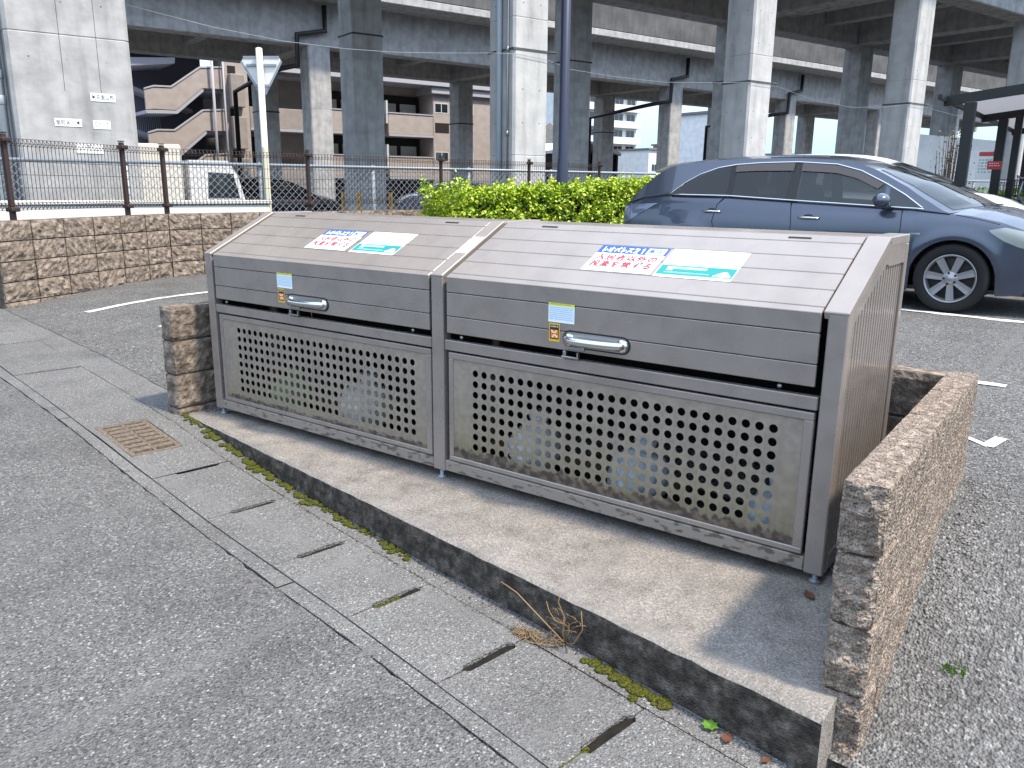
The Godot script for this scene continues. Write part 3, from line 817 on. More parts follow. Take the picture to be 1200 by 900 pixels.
func holes_panel(x0: float, x1: float, y0: float, y1: float, hx: float, hy: float, px: float, py: float, nx: int, ny: int, r: float, z: float) -> MB:
	var mb := MB.new()
	mb.uvf = func(p: Vector3) -> Vector2: return Vector2((p.x - x0) / (x1 - x0), (y1 - p.y) / (y1 - y0))
	var ax := hx - px * 0.5
	var ay := hy - py * 0.5
	var bx := ax + px * nx
	var by := ay + py * ny
	var back := Vector3(0, 0, -0.0025)
	var o := Vector3((x0 + x1) * 0.5, (y0 + y1) * 0.5, z - 1.0)
	var flat := func(a: float, b: float, c: float, d: float) -> void:
		mb.quad_out(Vector3(a, b, z), Vector3(c, b, z), Vector3(c, d, z), Vector3(a, d, z), o)
	flat.call(x0, y0, x1, ay)
	flat.call(x0, by, x1, y1)
	flat.call(x0, ay, ax, by)
	flat.call(bx, ay, x1, by)
	var n := 16
	for i in nx:
		for j in ny:
			var c := Vector3(hx + px * i, hy + py * j, z)
			for k in n:
				var t0 := TAU * k / n + PI / 4
				var t1 := TAU * (k + 1) / n + PI / 4
				var ring := []
				for t in [t0, t1]:
					var d := Vector3(cos(t), sin(t), 0)
					var m := maxf(absf(d.x) / (px * 0.5), absf(d.y) / (py * 0.5))
					ring.append(c + d / m)
					ring.append(c + d * r)
				mb.quad_out(ring[0], ring[2], ring[3], ring[1], o)
				mb.quad(ring[1], ring[3], ring[3] + back, ring[1] + back)
	return mb

func panel_picture(w: int, h: int, sd: int, dirty: float) -> Image:
	var im := pic(w, h, Color.WHITE)
	var n := FastNoiseLite.new()
	n.seed = sd
	n.frequency = 0.02
	n.fractal_octaves = 5
	var n2 := FastNoiseLite.new()
	n2.seed = sd + 9
	n2.frequency = 0.06
	n2.fractal_octaves = 4
	for x in w:
		var crust := 0.09 + 0.05 * n2.get_noise_1d(x * 1.3) + 0.05 * n.get_noise_1d(x * 0.4)
		crust *= dirty
		var run := 0.5 + 0.5 * n2.get_noise_1d(x * 3.0 + 500)
		for y in h:
			var v := float(y) / h
			var a := n.get_noise_2d(x, y * 0.35)
			var b := n2.get_noise_2d(x, y)
			var c := Color(0.475, 0.435, 0.395).lerp(Color(0.54, 0.495, 0.45), 0.5 + a)
			c = c.lerp(Color(0.47, 0.44, 0.335), clampf((v - 0.25) * 0.9 * dirty * (0.7 + a + run * 0.3), 0, 0.8))
			c = c.darkened(clampf(0.10 * b + 0.05 * a, -0.1, 0.2))
			var e := 1.0 - v
			if e < 0.30:
				c = c.lerp(Color(0.30, 0.26, 0.20), clampf((0.30 - e) * 2.2 * run * dirty, 0, 0.6))
			var k := smoothstep(crust + 0.018, crust - 0.012, e + 0.03 * b)
			c = c.lerp(Color(0.20, 0.165, 0.14).lerp(Color(0.38, 0.33, 0.28), clampf(0.5 + b * 1.6, 0, 1)), k * 0.92)
			im.set_pixel(x, y, c)
	return im

func rail_picture(sd: int) -> Image:
	var w := 512
	var h := 32
	var im := pic(w, h, Color.WHITE)
	var n := FastNoiseLite.new()
	n.seed = sd
	n.frequency = 0.025
	n.fractal_octaves = 5
	for x in w:
		for y in h:
			var b := n.get_noise_2d(x * 1.6, y * 5.0)
			var c := Color(0.50, 0.465, 0.43)
			c = c.lerp(Color(0.25, 0.21, 0.18), smoothstep(0.10, 0.42, b + 0.0004 * (x - 260) + (0.10 if y < 8 else 0.0)) * 0.7)
			im.set_pixel(x, y, c)
	return im

func build_bin() -> void:
	var bin := thing("rubbish_bin", "long grey-brown metal rubbish bin with two sloping lids on a concrete plinth", "rubbish bin")
	# carcass, its inside shade put into the dark floor and back colours
	var mb := MB.new()
	mb.span(Vector3(0.02, 0.055, -0.733), Vector3(XR - 0.02, 0.075, -0.03))
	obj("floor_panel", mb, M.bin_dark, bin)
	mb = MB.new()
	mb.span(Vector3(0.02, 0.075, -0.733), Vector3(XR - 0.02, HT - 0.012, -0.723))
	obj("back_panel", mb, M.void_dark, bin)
	mb = MB.new()
	mb.span(Vector3(0.01, HT - 0.012, -BD), Vector3(XR - 0.004, HT - 0.002, -SZ - 0.03), 0.003)
	obj("top_panel", mb, M.bin, bin)
	var prof := PackedVector2Array([Vector2(-0.06, 0.08), Vector2(-0.06, HF - 0.05), Vector2(-SZ, HT - 0.03), Vector2(-0.72, HT - 0.03), Vector2(-0.72, 0.08)])
	for x in [0.012, 1.755, XR - 0.045]:
		mb = MB.new()
		mb.prism(prof, Vector3(x, 0, 0), Vector3(0, 0, 1), Vector3.UP, Vector3(0.008, 0, 0))
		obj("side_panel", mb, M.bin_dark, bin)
	# front posts and the caps that carry on up the slope
	var cap_w := [[0.0, 0.062], [1.732, 1.802], [3.432, XR]]
	for k in 3:
		var x0: float = cap_w[k][0]
		var x1: float = cap_w[k][1]
		mb = MB.new()
		mb.span(Vector3(x0 if k < 2 else 3.447, 0.04, -0.055), Vector3(x1, HF + 0.001, 0.0), 0.004)
		obj("post", mb, M.bin, bin)
		mb = MB.new()
		var c := slope((x0 + x1) * 0.5, 0.247, -0.009)
		var d := Vector2(SZ, HT - HF).normalized()
		mb.box(c, Vector3(x1 - x0, 0.03, 0.497), 0.003, Basis(Vector3.RIGHT, Vector3(0, d.x, d.y), Vector3(0, -d.y, d.x)))
		mb.span(Vector3(x0, HT - 0.03, -BD), Vector3(x1, HT + 0.003, -SZ + 0.004), 0.003)
		obj("cap", mb, M.bin, bin)
	mb = MB.new()
	mb.prism(PackedVector2Array([Vector2(-0.035, 0), Vector2(0.035, 0), Vector2(0.035, 0.15), Vector2(-0.035, 0.15)]), slope(1.767, 0.185, 0.0066), Vector3.RIGHT, (slope(0, 1) - slope(0, 0)).normalized(), (slope(0, 0, 1) - slope(0, 0)).normalized() * 0.001)  # pale strip on the middle cap
	obj("pale_strip", mb, plain(Color(0.74, 0.70, 0.66), 0.6), bin)
	# right-hand side: frame round a ribbed sheet
	mb = MB.new()
	mb.span(Vector3(XR - 0.03, 0.04, -BD), Vector3(XR, HT - 0.03, -BD + 0.045), 0.003)
	mb.span(Vector3(XR - 0.03, 0.04, -BD + 0.045), Vector3(XR - 0.001, 0.10, -0.055), 0.003)
	mb.prism(PackedVector2Array([Vector2(-BD + 0.045, HT - 0.10), Vector2(-SZ - 0.02, HT - 0.10), Vector2(-SZ + 0.02, HT - 0.09), Vector2(-0.055, HF - 0.045), Vector2(-0.055, HF - 0.005), Vector2(-SZ, HT - 0.012), Vector2(-BD + 0.045, HT - 0.012)]), Vector3(XR - 0.03, 0, 0), Vector3(0, 0, 1), Vector3.UP, Vector3(0.029, 0, 0))
	obj("side_frame", mb, M.bin_side, bin)
	mb = MB.new()
	var zz := []
	var z := -0.052
	while z > -BD + 0.05:
		zz.append_array([[z, 0.0], [z - 0.019, 0.0], [z - 0.0225, -0.008], [z - 0.0305, -0.008]])
		z -= 0.034
	for i in zz.size() - 1:
		var za: float = zz[i][0]
		var zb: float = zz[i + 1][0]
		var ya := minf(HT - 0.095, HF - 0.04 + (-za) / SZ * (HT - HF))
		var yb := minf(HT - 0.095, HF - 0.04 + (-zb) / SZ * (HT - HF))
		mb.quad(Vector3(XR - 0.008 + zz[i][1], 0.09, za), Vector3(XR - 0.008 + zz[i + 1][1], 0.09, zb), Vector3(XR - 0.008 + zz[i + 1][1], yb, zb), Vector3(XR - 0.008 + zz[i][1], ya, za))
	obj("ribbed_sheet", mb, M.bin_side, bin)
	# two bays
	for u in 2:
		var x0: float = [0.062, 1.802][u]
		var x1: float = [1.732, 3.447][u]
		mb = MB.new()
		mb.span(Vector3(x0 + 0.002, 0.612, -0.04), Vector3(x1 - 0.008, 0.658, -0.006), 0.003)
		obj("rail", mb, M.bin, bin)
		# door with the punched sheet
		mb = MB.new()
		var fx0 := x0 + 0.022
		var fx1 := x1 - 0.014
		var fy0 := 0.098
		var fy1 := 0.603
		mb.span(Vector3(fx0, fy1 - 0.028, -0.03), Vector3(fx1, fy1, -0.008), 0.003)
		mb.span(Vector3(fx0, fy0, -0.03), Vector3(fx1, fy0 + 0.022, -0.008), 0.003)
		mb.span(Vector3(fx0, fy0 + 0.022, -0.03), Vector3(fx0 + 0.026, fy1 - 0.028, -0.0083), 0.003)
		mb.span(Vector3(fx1 - 0.034, fy0 + 0.022, -0.03), Vector3(fx1, fy1 - 0.028, -0.0083), 0.003)
		var door := obj("front_panel", mb, M.bin, bin)
		var hx := 0.256 + u * 1.720
		var hp := holes_panel(fx0 + 0.024, fx1 - 0.032, fy0 + 0.02, fy1 - 0.026, hx, 0.187, 0.04965 if u == 0 else 0.0490, 0.0482, 28, 8, 0.0157, -0.0135)
		obj("punched_sheet", hp, picmat(panel_picture(512, 192, 70 + u, 0.45 + 0.6 * u), 0.6), door)
		mb = MB.new()
		mb.uvf = func(p: Vector3) -> Vector2: return Vector2((p.x - x0) / (x1 - x0), p.y * 8.0)
		mb.span(Vector3(x0 + 0.001, 0.044, -0.05), Vector3(x1 - 0.002, 0.094, -0.003), 0.003)
		obj("sill", mb, picmat(rail_picture(80 + u), 0.6), bin)
		build_lid(bin, u, x0, x1)
	for p in [Vector3(0.03, 0.02, -0.03), Vector3(1.77, 0.02, -0.02), Vector3(3.48, 0.02, -0.04), Vector3(0.03, 0.02, -0.68), Vector3(1.77, 0.02, -0.68), Vector3(3.48, 0.02, -0.68)]:
		mb = MB.new(true)
		mb.lathe([[0.0, -0.02], [0.020, -0.02], [0.020, -0.012], [0.010, -0.01], [0.010, 0.036]], p, Vector3.UP, 14)
		obj("foot", mb, M.galv, bin)

func build_lid(bin: Node3D, u: int, x0: float, x1: float) -> void:
	var a := x0 + 0.022
	var b := x1 - (0.022 if u == 1 else 0.012)
	var mb := MB.new()
	mb.span(Vector3(a + 0.01, 0.698, -0.03), Vector3(b - 0.01, HF - 0.02, -0.013))
	var q0 := slope(a + 0.01, 0.0, -0.03)
	var q1 := slope(b - 0.01, 0.49, -0.012)
	mb.prism(PackedVector2Array([Vector2(-0.012, HF - 0.02), Vector2(-SZ, HT - 0.028), Vector2(-SZ, HT - 0.014), Vector2(-0.012, HF - 0.006)]), Vector3(a + 0.01, 0, 0), Vector3(0, 0, 1), Vector3.UP, Vector3(b - a - 0.02, 0, 0))
	var lid := obj("lid", mb, M.bin_dark, bin)
	# folded boards: three on the front, five up the slope
	for f in [[0.692, 0.7655], [0.7685, 0.8695], [0.8725, HF - 0.004]]:
		mb = MB.new()
		mb.span(Vector3(a, f[0], -0.014), Vector3(b, f[1], 0.0), 0.0022)
		obj("board", mb, M.bin, lid)
	var d := Vector2(SZ, HT - HF).normalized()
	var bas := Basis(Vector3.RIGHT, Vector3(0, d.x, d.y), Vector3(0, -d.y, d.x))
	for f in [[-0.002, 0.031], [0.034, 0.134], [0.137, 0.237], [0.240, 0.340], [0.343, 0.443], [0.446, 0.494]]:
		mb = MB.new()
		mb.box(slope((a + b) * 0.5, (f[0] + f[1]) * 0.5, -0.006), Vector3(b - a, 0.012, f[1] - f[0]), 0.0022, bas)
		obj("board", mb, M.bin, lid)
	for x in [a + 0.255, b - 0.225]:
		mb = MB.new()
		mb.box(slope(x, 0.468, 0.0), Vector3(0.085, 0.004, 0.011), 0.0015, bas)
		obj("hinge_slot", mb, M.bin_dark, lid)
	# handle: plate with round ends, grip bar, catch underneath
	var hx := 2.59 if u == 1 else 0.883
	var hw := 0.148 if u == 1 else 0.158
	var stad := func(cx: float, cy: float, w: float, r: float) -> PackedVector2Array:
		var p := PackedVector2Array()
		for k in 13:
			var t := -PI / 2 + PI * k / 12
			p.append(Vector2(cx + w - r + r * cos(t), cy + r * sin(t)))
		for k in 13:
			var t := PI / 2 + PI * k / 12
			p.append(Vector2(cx - w + r + r * cos(t), cy + r * sin(t)))
		return p
	mb = MB.new()
	mb.prism(stad.call(hx, 0.741, hw + 0.004, 0.034), Vector3.ZERO, Vector3.RIGHT, Vector3.UP, Vector3(0, 0, 0.002))
	var plate := obj("handle_plate", mb, M.bin_dark, lid)
	mb = MB.new()
	mb.prism(stad.call(hx, 0.741, hw - 0.003, 0.028), Vector3(0, 0, 0.002), Vector3.RIGHT, Vector3.UP, Vector3(0, 0, 0.002))
	mb.span(Vector3(hx - hw + 0.02, 0.70, 0.002), Vector3(hx - hw + 0.10, 0.712, 0.010), 0.002)
	obj("handle_inlay", mb, M.steel, lid)
	mb = MB.new(true)
	var path := []
	for k in 25:
		var f := k / 24.0
		path.append(Vector3(hx - hw + 0.028 + f * (2 * hw - 0.056), 0.738 + 0.003 * f, 0.006 + 0.028 * pow(sin(PI * clampf(f, 0.0, 1.0)), 0.35)))
	mb.tube(path, 0.0165, 14)
	mb.lathe([[0.0, 0.012], [0.023, 0.010], [0.026, 0.004], [0.026, 0.0]], Vector3(hx - hw + 0.028, 0.738, 0.004), Vector3.BACK, 20)
	mb.lathe([[0.0, 0.012], [0.023, 0.010], [0.026, 0.004], [0.026, 0.0]], Vector3(hx + hw - 0.030, 0.741, 0.004), Vector3.BACK, 20)
	obj("handle", mb, M.chrome, lid)
	mb = MB.new()
	mb.span(Vector3(hx - 0.155, 0.662, -0.012), Vector3(hx - 0.075, 0.670, 0.006), 0.002)
	mb.span(Vector3(hx - 0.150, 0.670, -0.012), Vector3(hx - 0.135, 0.690, 0.004), 0.002)
	mb.span(Vector3(hx - 0.085, 0.670, -0.012), Vector3(hx - 0.078, 0.690, 0.004), 0.002)
	obj("catch", mb, M.steel, lid)
	mb = MB.new(true)
	mb.lathe([[0.0, 0.006], [0.008, 0.005], [0.009, 0.0]], Vector3(b - 0.12, 0.676, -0.02), Vector3.BACK, 10)
	mb.lathe([[0.0, 0.006], [0.008, 0.005], [0.009, 0.0]], Vector3(a + 0.07, 0.676, -0.02), Vector3.BACK, 10)
	obj("bolt", mb, M.steel, lid)
	# printed sheets on the lid
	var lx := 2.367 if u == 1 else 0.645
	var im := pic(246, 152, Color(0.80, 0.86, 0.90))
	im.fill_rect(Rect2i(0, 0, 246, 20), Color(0.83, 0.80, 0.20))
	small_print(im, Rect2(20, 4, 190, 14), 1, Color(0.50, 0.50, 0.20), 4)
	small_print(im, Rect2(12, 30, 222, 108), 7, Color(0.50, 0.62, 0.72), 8 + u)
	im.fill_rect(Rect2i(0, 140, 246, 12), Color(0.88, 0.90, 0.90))
	obj("label", sheet(Vector3(lx, 0.876, 0.0003), Vector3(0.123, 0, 0), Vector3(0, -0.076, 0)), picmat(im), lid)
	im = pic(102, 146, Color(0.80, 0.66, 0.16))
	im.fill_rect(Rect2i(8, 12, 86, 116), Color(0.14, 0.12, 0.10))
	small_print(im, Rect2(16, 20, 70, 22), 1, Color(0.85, 0.80, 0.72), 3)
	im.fill_rect(Rect2i(16, 52, 70, 66), Color(0.88, 0.46, 0.20))
	line(im, Vector2(24, 60), Vector2(78, 110), 9, Color(0.95, 0.85, 0.7))
	line(im, Vector2(70, 58), Vector2(34, 112), 8, Color(0.95, 0.85, 0.7))
	line(im, Vector2(30, 84), Vector2(74, 84), 6, Color(0.14, 0.12, 0.10))
	obj("warning_label", sheet(Vector3(lx + 0.005, 0.795, 0.0003), Vector3(0.051, 0, 0), Vector3(0, -0.073, 0)), picmat(im), lid)
	# the two notices on the slope
	var nx := 2.432 if u == 1 else 0.722
	var red := Color(0.70, 0.13, 0.18)
	im = pic(620, 400, Color(0.83, 0.83, 0.84))
	im.fill_rect(Rect2i(0, 0, 620, 122), Color(0.15, 0.29, 0.57))
	write(im, "レオパレス21", 28, 22, 58, 84, 11, Color(0.84, 0.85, 0.88))
	im.fill_rect(Rect2i(440, 18, 160, 92), Color(0.84, 0.85, 0.88))
	write(im, "専用", 448, 26, 72, 76, 8, Color(0.15, 0.29, 0.57))
	write(im, "入居者以外の", 30, 138, 94, 94, 12, red)
	write(im, "投棄を禁ずる", 30, 240, 94, 94, 12, red)
	small_print(im, Rect2(60, 346, 480, 20), 1, Color(0.55, 0.56, 0.62), 5)
	var up := (slope(0, 0) - slope(0, 1)).normalized()
	obj("notice", sheet(slope(nx, 0.337, 0.0006), Vector3(0.308, 0, 0), up * 0.197), picmat(im, 0.6), lid)
	var gx := 2.756 if u == 1 else 1.068
	im = pic(620, 400, Color(0.86, 0.86, 0.84))
	var teal := Color(0.07, 0.50, 0.49)
	im.fill_rect(Rect2i(6, 232, 608, 136), teal)
	small_print(im, Rect2(64, 252, 330, 56), 1, Color(0.85, 0.95, 0.95), 6)
	write(im, "清", 66, 250, 60, 58, 6, Color(0.9, 0.96, 0.96))
	small_print(im, Rect2(64, 326, 360, 18), 1, Color(0.75, 0.92, 0.92), 7)
	for k in 5:
		line(im, Vector2(470 + k * 14, 344 - k * 13), Vector2(590 - k * 10, 344 - k * 13), 16, Color(0.88, 0.96, 0.96))
	obj("notice", sheet(slope(gx, 0.337, 0.0006), Vector3(0.308, 0, 0), up * 0.203), picmat(im, 0.6), lid)

func build_bags() -> void:
	var n := FastNoiseLite.new()
	n.frequency = 2.6
	n.fractal_octaves = 3
	var spec := [
		[Vector3(0.50, 0.17, -0.16), Vector3(0.12, 0.095, 0.13), M.bag_green, "pale green rubbish bag behind the lower holes at the left end of the bin"],
		[Vector3(1.10, 0.195, -0.155), Vector3(0.145, 0.125, 0.14), M.bag_white, "white rubbish bag behind the holes in the middle of the left bay"],
		[Vector3(1.60, 0.18, -0.17), Vector3(0.09, 0.10, 0.13), M.bag_green, "greenish rubbish bag behind the last holes before the middle post"],
		[Vector3(2.185, 0.18, -0.155), Vector3(0.105, 0.125, 0.135), M.bag_white, "white rubbish bag behind the holes just right of the middle post"],
		[Vector3(2.71, 0.17, -0.155), Vector3(0.125, 0.12, 0.135), M.bag_blue, "pale blue rubbish bag behind the holes in the middle of the right bay"],
		[Vector3(3.26, 0.145, -0.17), Vector3(0.085, 0.10, 0.13), M.bag_blue, "blue and white rubbish bag behind the holes by the right end post"],
	]
	for i in spec.size():
		n.seed = 90 + i
		var mb := MB.new(true)
		mb.ball(Vector3.ZERO, spec[i][1], 30, 20, func(d: Vector3) -> float: return 1.0 + 0.16 * n.get_noise_3d(d.x * 1.0, d.y, d.z) + 0.10 * absf(n.get_noise_3d(d.x * 3.0, d.y * 3.0, d.z * 3.0)))
		mb.tube([Vector3(0.02, spec[i][1].y * 0.9, 0), Vector3(0.03, spec[i][1].y + 0.05, 0.01)], 0.03, 8, 0.05)
		var o := obj("rubbish_bag", mb, spec[i][2])
		o.position = spec[i][0] + Vector3(0, 0, -0.022)
		tag(o, spec[i][3], "rubbish bag", "rubbish bags inside the bin")

# ------------------------------------------------------------------ the car: +x forward, +z its right side, front axle at the origin
const BELT := [[-3.72, 0.95], [-3.4, 1.03], [-3.0, 1.075], [-2.3, 1.07], [-1.6, 1.035], [-0.9, 0.995], [-0.5, 0.97], [-0.2, 0.95], [0.1, 0.925], [0.35, 0.875], [0.6, 0.79], [0.8, 0.69], [0.96, 0.57]]
const RAIL := [[-3.60, 0.99], [-3.45, 1.14], [-3.28, 1.28], [-3.08, 1.395], [-2.8, 1.44], [-2.4, 1.468], [-1.9, 1.478], [-1.5, 1.47], [-1.15, 1.44], [-0.85, 1.365], [-0.5, 1.19], [-0.25, 1.035], [-0.08, 0.945]]

func car_w(a: float) -> float:
	return crv([[-3.73, 0.60], [-3.68, 0.70], [-3.55, 0.79], [-3.2, 0.85], [-2.7, 0.875], [-1.5, 0.885], [0.0, 0.885], [0.35, 0.87], [0.6, 0.82], [0.78, 0.73], [0.9, 0.58], [0.965, 0.36]], a)

func car_n(a: float, h: float) -> float:
	var f := crv([[0.15, 0.93], [0.22, 0.955], [0.32, 0.965], [0.45, 0.985], [0.62, 1.0], [0.78, 0.998], [0.86, 0.985], [0.90, 0.972], [1.0, 0.955], [1.08, 0.945]], h)
	var b := lin(BELT, a)
	if h > b and a < -0.05:
		return car_w(a) * 0.952 - (h - b) * 0.40
	# wheel-arch brow
	var brow := 0.0
	for ac in [0.0, -2.78]:
		var r := Vector2(a - ac, h - 0.33).length()
		brow += 0.016 * exp(-pow((r - 0.40) / 0.07, 2.0)) * smoothstep(0.2, 0.45, h)
	# shoulder rounds over towards bonnet and belt
	var near := clampf((h - (b - 0.07)) / 0.07, 0.0, 1.0)
	return car_w(a) * (f - 0.030 * near * near) + brow

func car_bottom(a: float) -> float:
	var y := 0.19
	if a > 0.4:
		y = lerpf(0.19, 0.24, clampf((a - 0.4) / 0.5, 0, 1))
	for ac in [0.0, -2.78]:
		var d: float = absf(a - ac)
		if d < 0.375:
			y = maxf(y, 0.325 + sqrt(0.375 * 0.375 - d * d))
	return y

func car_p(a: float, h: float, off := 0.0, side := 1.0) -> Vector3:
	return Vector3(a, h, (car_n(a, h) + off) * side)

func car_patch(up: Array, low: Array, off: float, side := 1.0, cols := 20, rows := 5) -> MB:
	var mb := MB.new(true)
	mb.grid(cols, rows, func(u: float, v: float) -> Vector3:
		var i := u * (up.size() - 1)
		var k := mini(int(i), up.size() - 2)
		var f := i - k
		var p := Vector2(up[k][0], up[k][1]).lerp(Vector2(up[k + 1][0], up[k + 1][1]), f)
		var j := u * (low.size() - 1)
		var m := mini(int(j), low.size() - 2)
		var q := Vector2(low[m][0], low[m][1]).lerp(Vector2(low[m + 1][0], low[m + 1][1]), j - m)
		var c := p.lerp(q, v)
		return car_p(c.x, c.y, off, side), side > 0.0)
	return mb

func car_tube(pts: Array, r: float, off: float, side := 1.0) -> MB:
	var mb := MB.new(true)
	var path := []
	for i in pts.size() - 1:
		for k in 5:
			var c := Vector2(pts[i][0], pts[i][1]).lerp(Vector2(pts[i + 1][0], pts[i + 1][1]), k / 5.0)
			path.append(car_p(c.x, c.y, off, side))
	path.append(car_p(pts[-1][0], pts[-1][1], off, side))
	mb.tube(path, r, 6)
	return mb

func build_wheel(car: Node3D, at: Vector3, side: float, spin: float) -> void:
	var ax := Vector3(0, 0, side)
	var t := MB.new(true)
	t.lathe([[0.222, -0.20], [0.27, -0.215], [0.318, -0.205], [0.330, -0.17], [0.332, -0.05], [0.328, -0.012], [0.314, 0.006], [0.27, 0.012], [0.238, 0.004], [0.228, -0.01]], at, ax, 48)
	var w := obj("wheel", t, M.rubber, car)
	var r := MB.new(true)
	r.lathe([[0.229, 0.0], [0.232, 0.007], [0.222, 0.008], [0.214, -0.004], [0.205, -0.03], [0.200, -0.12]], at, ax, 48)
	obj("rim", r, M.rim, w)
	r = MB.new()
	var u := Vector3(1, 0, 0)
	var v := Vector3(0, 1, 0)
	for k in 7:
		var a := TAU * k / 7.0 + spin
		var d := u * cos(a) + v * sin(a)
		var e := ax.cross(d)
		for half in [-1.0, 1.0]:
			# two facets with a shallow crease between them
			var p0 := at + d * 0.05 + ax * -0.012
			var p1 := at + d * 0.212 + ax * -0.002
			var w0: Vector3 = e * 0.026 * half
			var w1: Vector3 = e * 0.036 * half
			var dn := ax * -0.012
			r.quad(p0, p1, p1 + w1 + ax * 0.003, p0 + w0 + ax * 0.002)
			r.quad(p0 + w0 + ax * 0.002, p1 + w1 + ax * 0.003, p1 + w1 * 1.05 + dn * 2.5, p0 + w0 * 1.1 + dn * 2.5)
	obj("spokes", r, M.rim, w)
	r = MB.new(true)
	r.lathe([[0.0, 0.002], [0.030, 0.002], [0.034, -0.004], [0.062, -0.008], [0.075, -0.016], [0.078, -0.05]], at, ax, 28)
	obj("hub", r, M.rim, w)
	r = MB.new()
	for k in 5:
		var a := TAU * k / 5.0 + spin + 0.3
		var c := at + (u * cos(a) + v * sin(a)) * 0.054
		r.lathe([[0.0, -0.004], [0.0115, -0.004], [0.0115, -0.012]], c, ax, 10)
	obj("nuts", r, M.black_trim, w)
	r = MB.new(true)
	r.lathe([[0.0, -0.07], [0.15, -0.07], [0.205, -0.075]], at, ax, 32)
	obj("brake_disc", r, M.black_trim, w)

func build_car(called: String, label: String, category: String, paint: Material, at: Vector3, turn: float, full: bool) -> Node3D:
	var car := thing(called, label, category, at, turn)
	var mb := MB.new(true)
	var cols := []
	var a := -3.72
	while a < 0.965:
		cols.append(a)
		var near := minf(absf(absf(a) - 0.375), absf(absf(a + 2.78) - 0.375))
		a += 0.012 if near < 0.05 else 0.035
	cols.append(0.965)
	var glassy := [PackedVector2Array([Vector2(-2.97, 1.095), Vector2(-2.86, 1.185), Vector2(-2.68, 1.285), Vector2(-2.48, 1.355), Vector2(-2.34, 1.382), Vector2(-2.32, 1.095)]), PackedVector2Array([Vector2(-2.26, 1.09), Vector2(-2.26, 1.39), Vector2(-2.0, 1.41), Vector2(-1.64, 1.414), Vector2(-1.66, 1.06)]), PackedVector2Array([Vector2(-1.54, 1.055), Vector2(-1.54, 1.412), Vector2(-1.2, 1.387), Vector2(-0.95, 1.317), Vector2(-0.70, 1.20), Vector2(-0.69, 1.01)])]
	for side in [-1.0, 1.0]:
		mb.st.set_smooth_group(1 if side > 0 else 2)
		for i in cols.size() - 1:
			for k in 12:
				var q := []
				for c in [[0, 0], [1, 0], [1, 1], [0, 1]]:
					var aa: float = cols[i + c[0]]
					var h := lerpf(car_bottom(aa), lin(BELT, aa), (k + c[1]) / 12.0)
					q.append(car_p(aa, h, 0.0, side))
				if side > 0.0:
					mb.quad(q[0], q[3], q[2], q[1])
				else:
					mb.quad(q[0], q[1], q[2], q[3])
		# upper side, from the belt to the roof rail, left open behind the windows
		mb.st.set_smooth_group(3 if side > 0 else 4)
		for i in 140:
			for k in 18:
				var q := []
				var open := false
				for c in [[0, 0], [1, 0], [1, 1], [0, 1]]:
					var aa := lerpf(-3.60, -0.08, (i + c[0]) / 140.0)
					var b := lin(BELT, aa)
					var h := lerpf(b, maxf(b, crv(RAIL, aa)), (k + c[1]) / 18.0)
					q.append(car_p(aa, h, 0.0, side))
				var mid := Vector2((q[0].x + q[2].x) * 0.5, (q[0].y + q[2].y) * 0.5)
				for g in glassy:
					open = open or Geometry2D.is_point_in_polygon(mid, g)
				if open:
					continue
				if side > 0.0:
					mb.quad(q[0], q[3], q[2], q[1])
				else:
					mb.quad(q[0], q[1], q[2], q[3])
	# roof, windscreen frame and tailgate in one sweep of arches
	var arch := func(aa: float, q: float, up: float) -> Vector3:
		var h := maxf(lin(BELT, aa), crv(RAIL, aa))
		var w := car_n(aa, h) 
		var k := 1.0 - q * q
		var crown := 0.055 * smoothstep(-3.6, -2.9, aa) 
		var push := 0.0
		if aa > -0.95:
			push = 0.34 * smoothstep(-0.95, -0.08, aa) * k
		if aa < -2.9:
			push = -0.13 * smoothstep(-2.9, -3.55, aa) * k
		return Vector3(aa + push + (up * 0.6 if aa > -0.85 else 0.0), h + crown * k + up, w * q)
	mb.st.set_smooth_group(5)
	for i in 70:
		for j in 16:
			var q := []
			if i >= 56 and i <= 67 and j >= 1 and j <= 14:
				continue
			for c in [[0, 0], [0, 1], [1, 1], [1, 0]]:
				q.append(arch.call(lerpf(-3.60, -0.08, (i + c[0]) / 70.0), (j + c[1]) / 8.0 - 1.0, 0.0))
			mb.quad(q[0], q[1], q[2], q[3])
	# bonnet
	mb.st.set_smooth_group(6)
	for i in 30:
		for j in 16:
			var q := []
			for c in [[0, 0], [0, 1], [1, 1], [1, 0]]:
				var f: float = (i + c[0]) / 30.0
				var z: float = (j + c[1]) / 8.0 - 1.0
				var k := 1.0 - z * z
				var aa := lerpf(-0.08 + 0.30 * k, 0.965, f)
				var ae := lerpf(-0.08, 0.965, f)
				var b := lin(BELT, ae)
				q.append(Vector3(lerpf(aa, aa + 0.06 * k, f), b + 0.075 * k * (1.0 - 0.25 * f) + 0.012 * smoothstep(0.55, 0.62, absf(z)) * smoothstep(0.95, 0.8, absf(z)), car_n(ae, b) * z))
			mb.quad(q[0], q[1], q[2], q[3])
	# nose, tail and floor
	mb.st.set_smooth_group(-1)
	mb.quad(Vector3(0.965, 0.24, 0.36), Vector3(1.02, 0.24, 0), Vector3(1.025, 0.60, 0), Vector3(0.965, 0.57, 0.34))
	mb.quad(Vector3(1.02, 0.24, 0), Vector3(0.965, 0.24, -0.36), Vector3(0.965, 0.57, -0.34), Vector3(1.025, 0.60, 0))
	mb.quad(Vector3(-3.72, 0.24, 0.60), Vector3(-3.72, 0.95, 0.56), Vector3(-3.80, 0.97, 0), Vector3(-3.80, 0.24, 0))
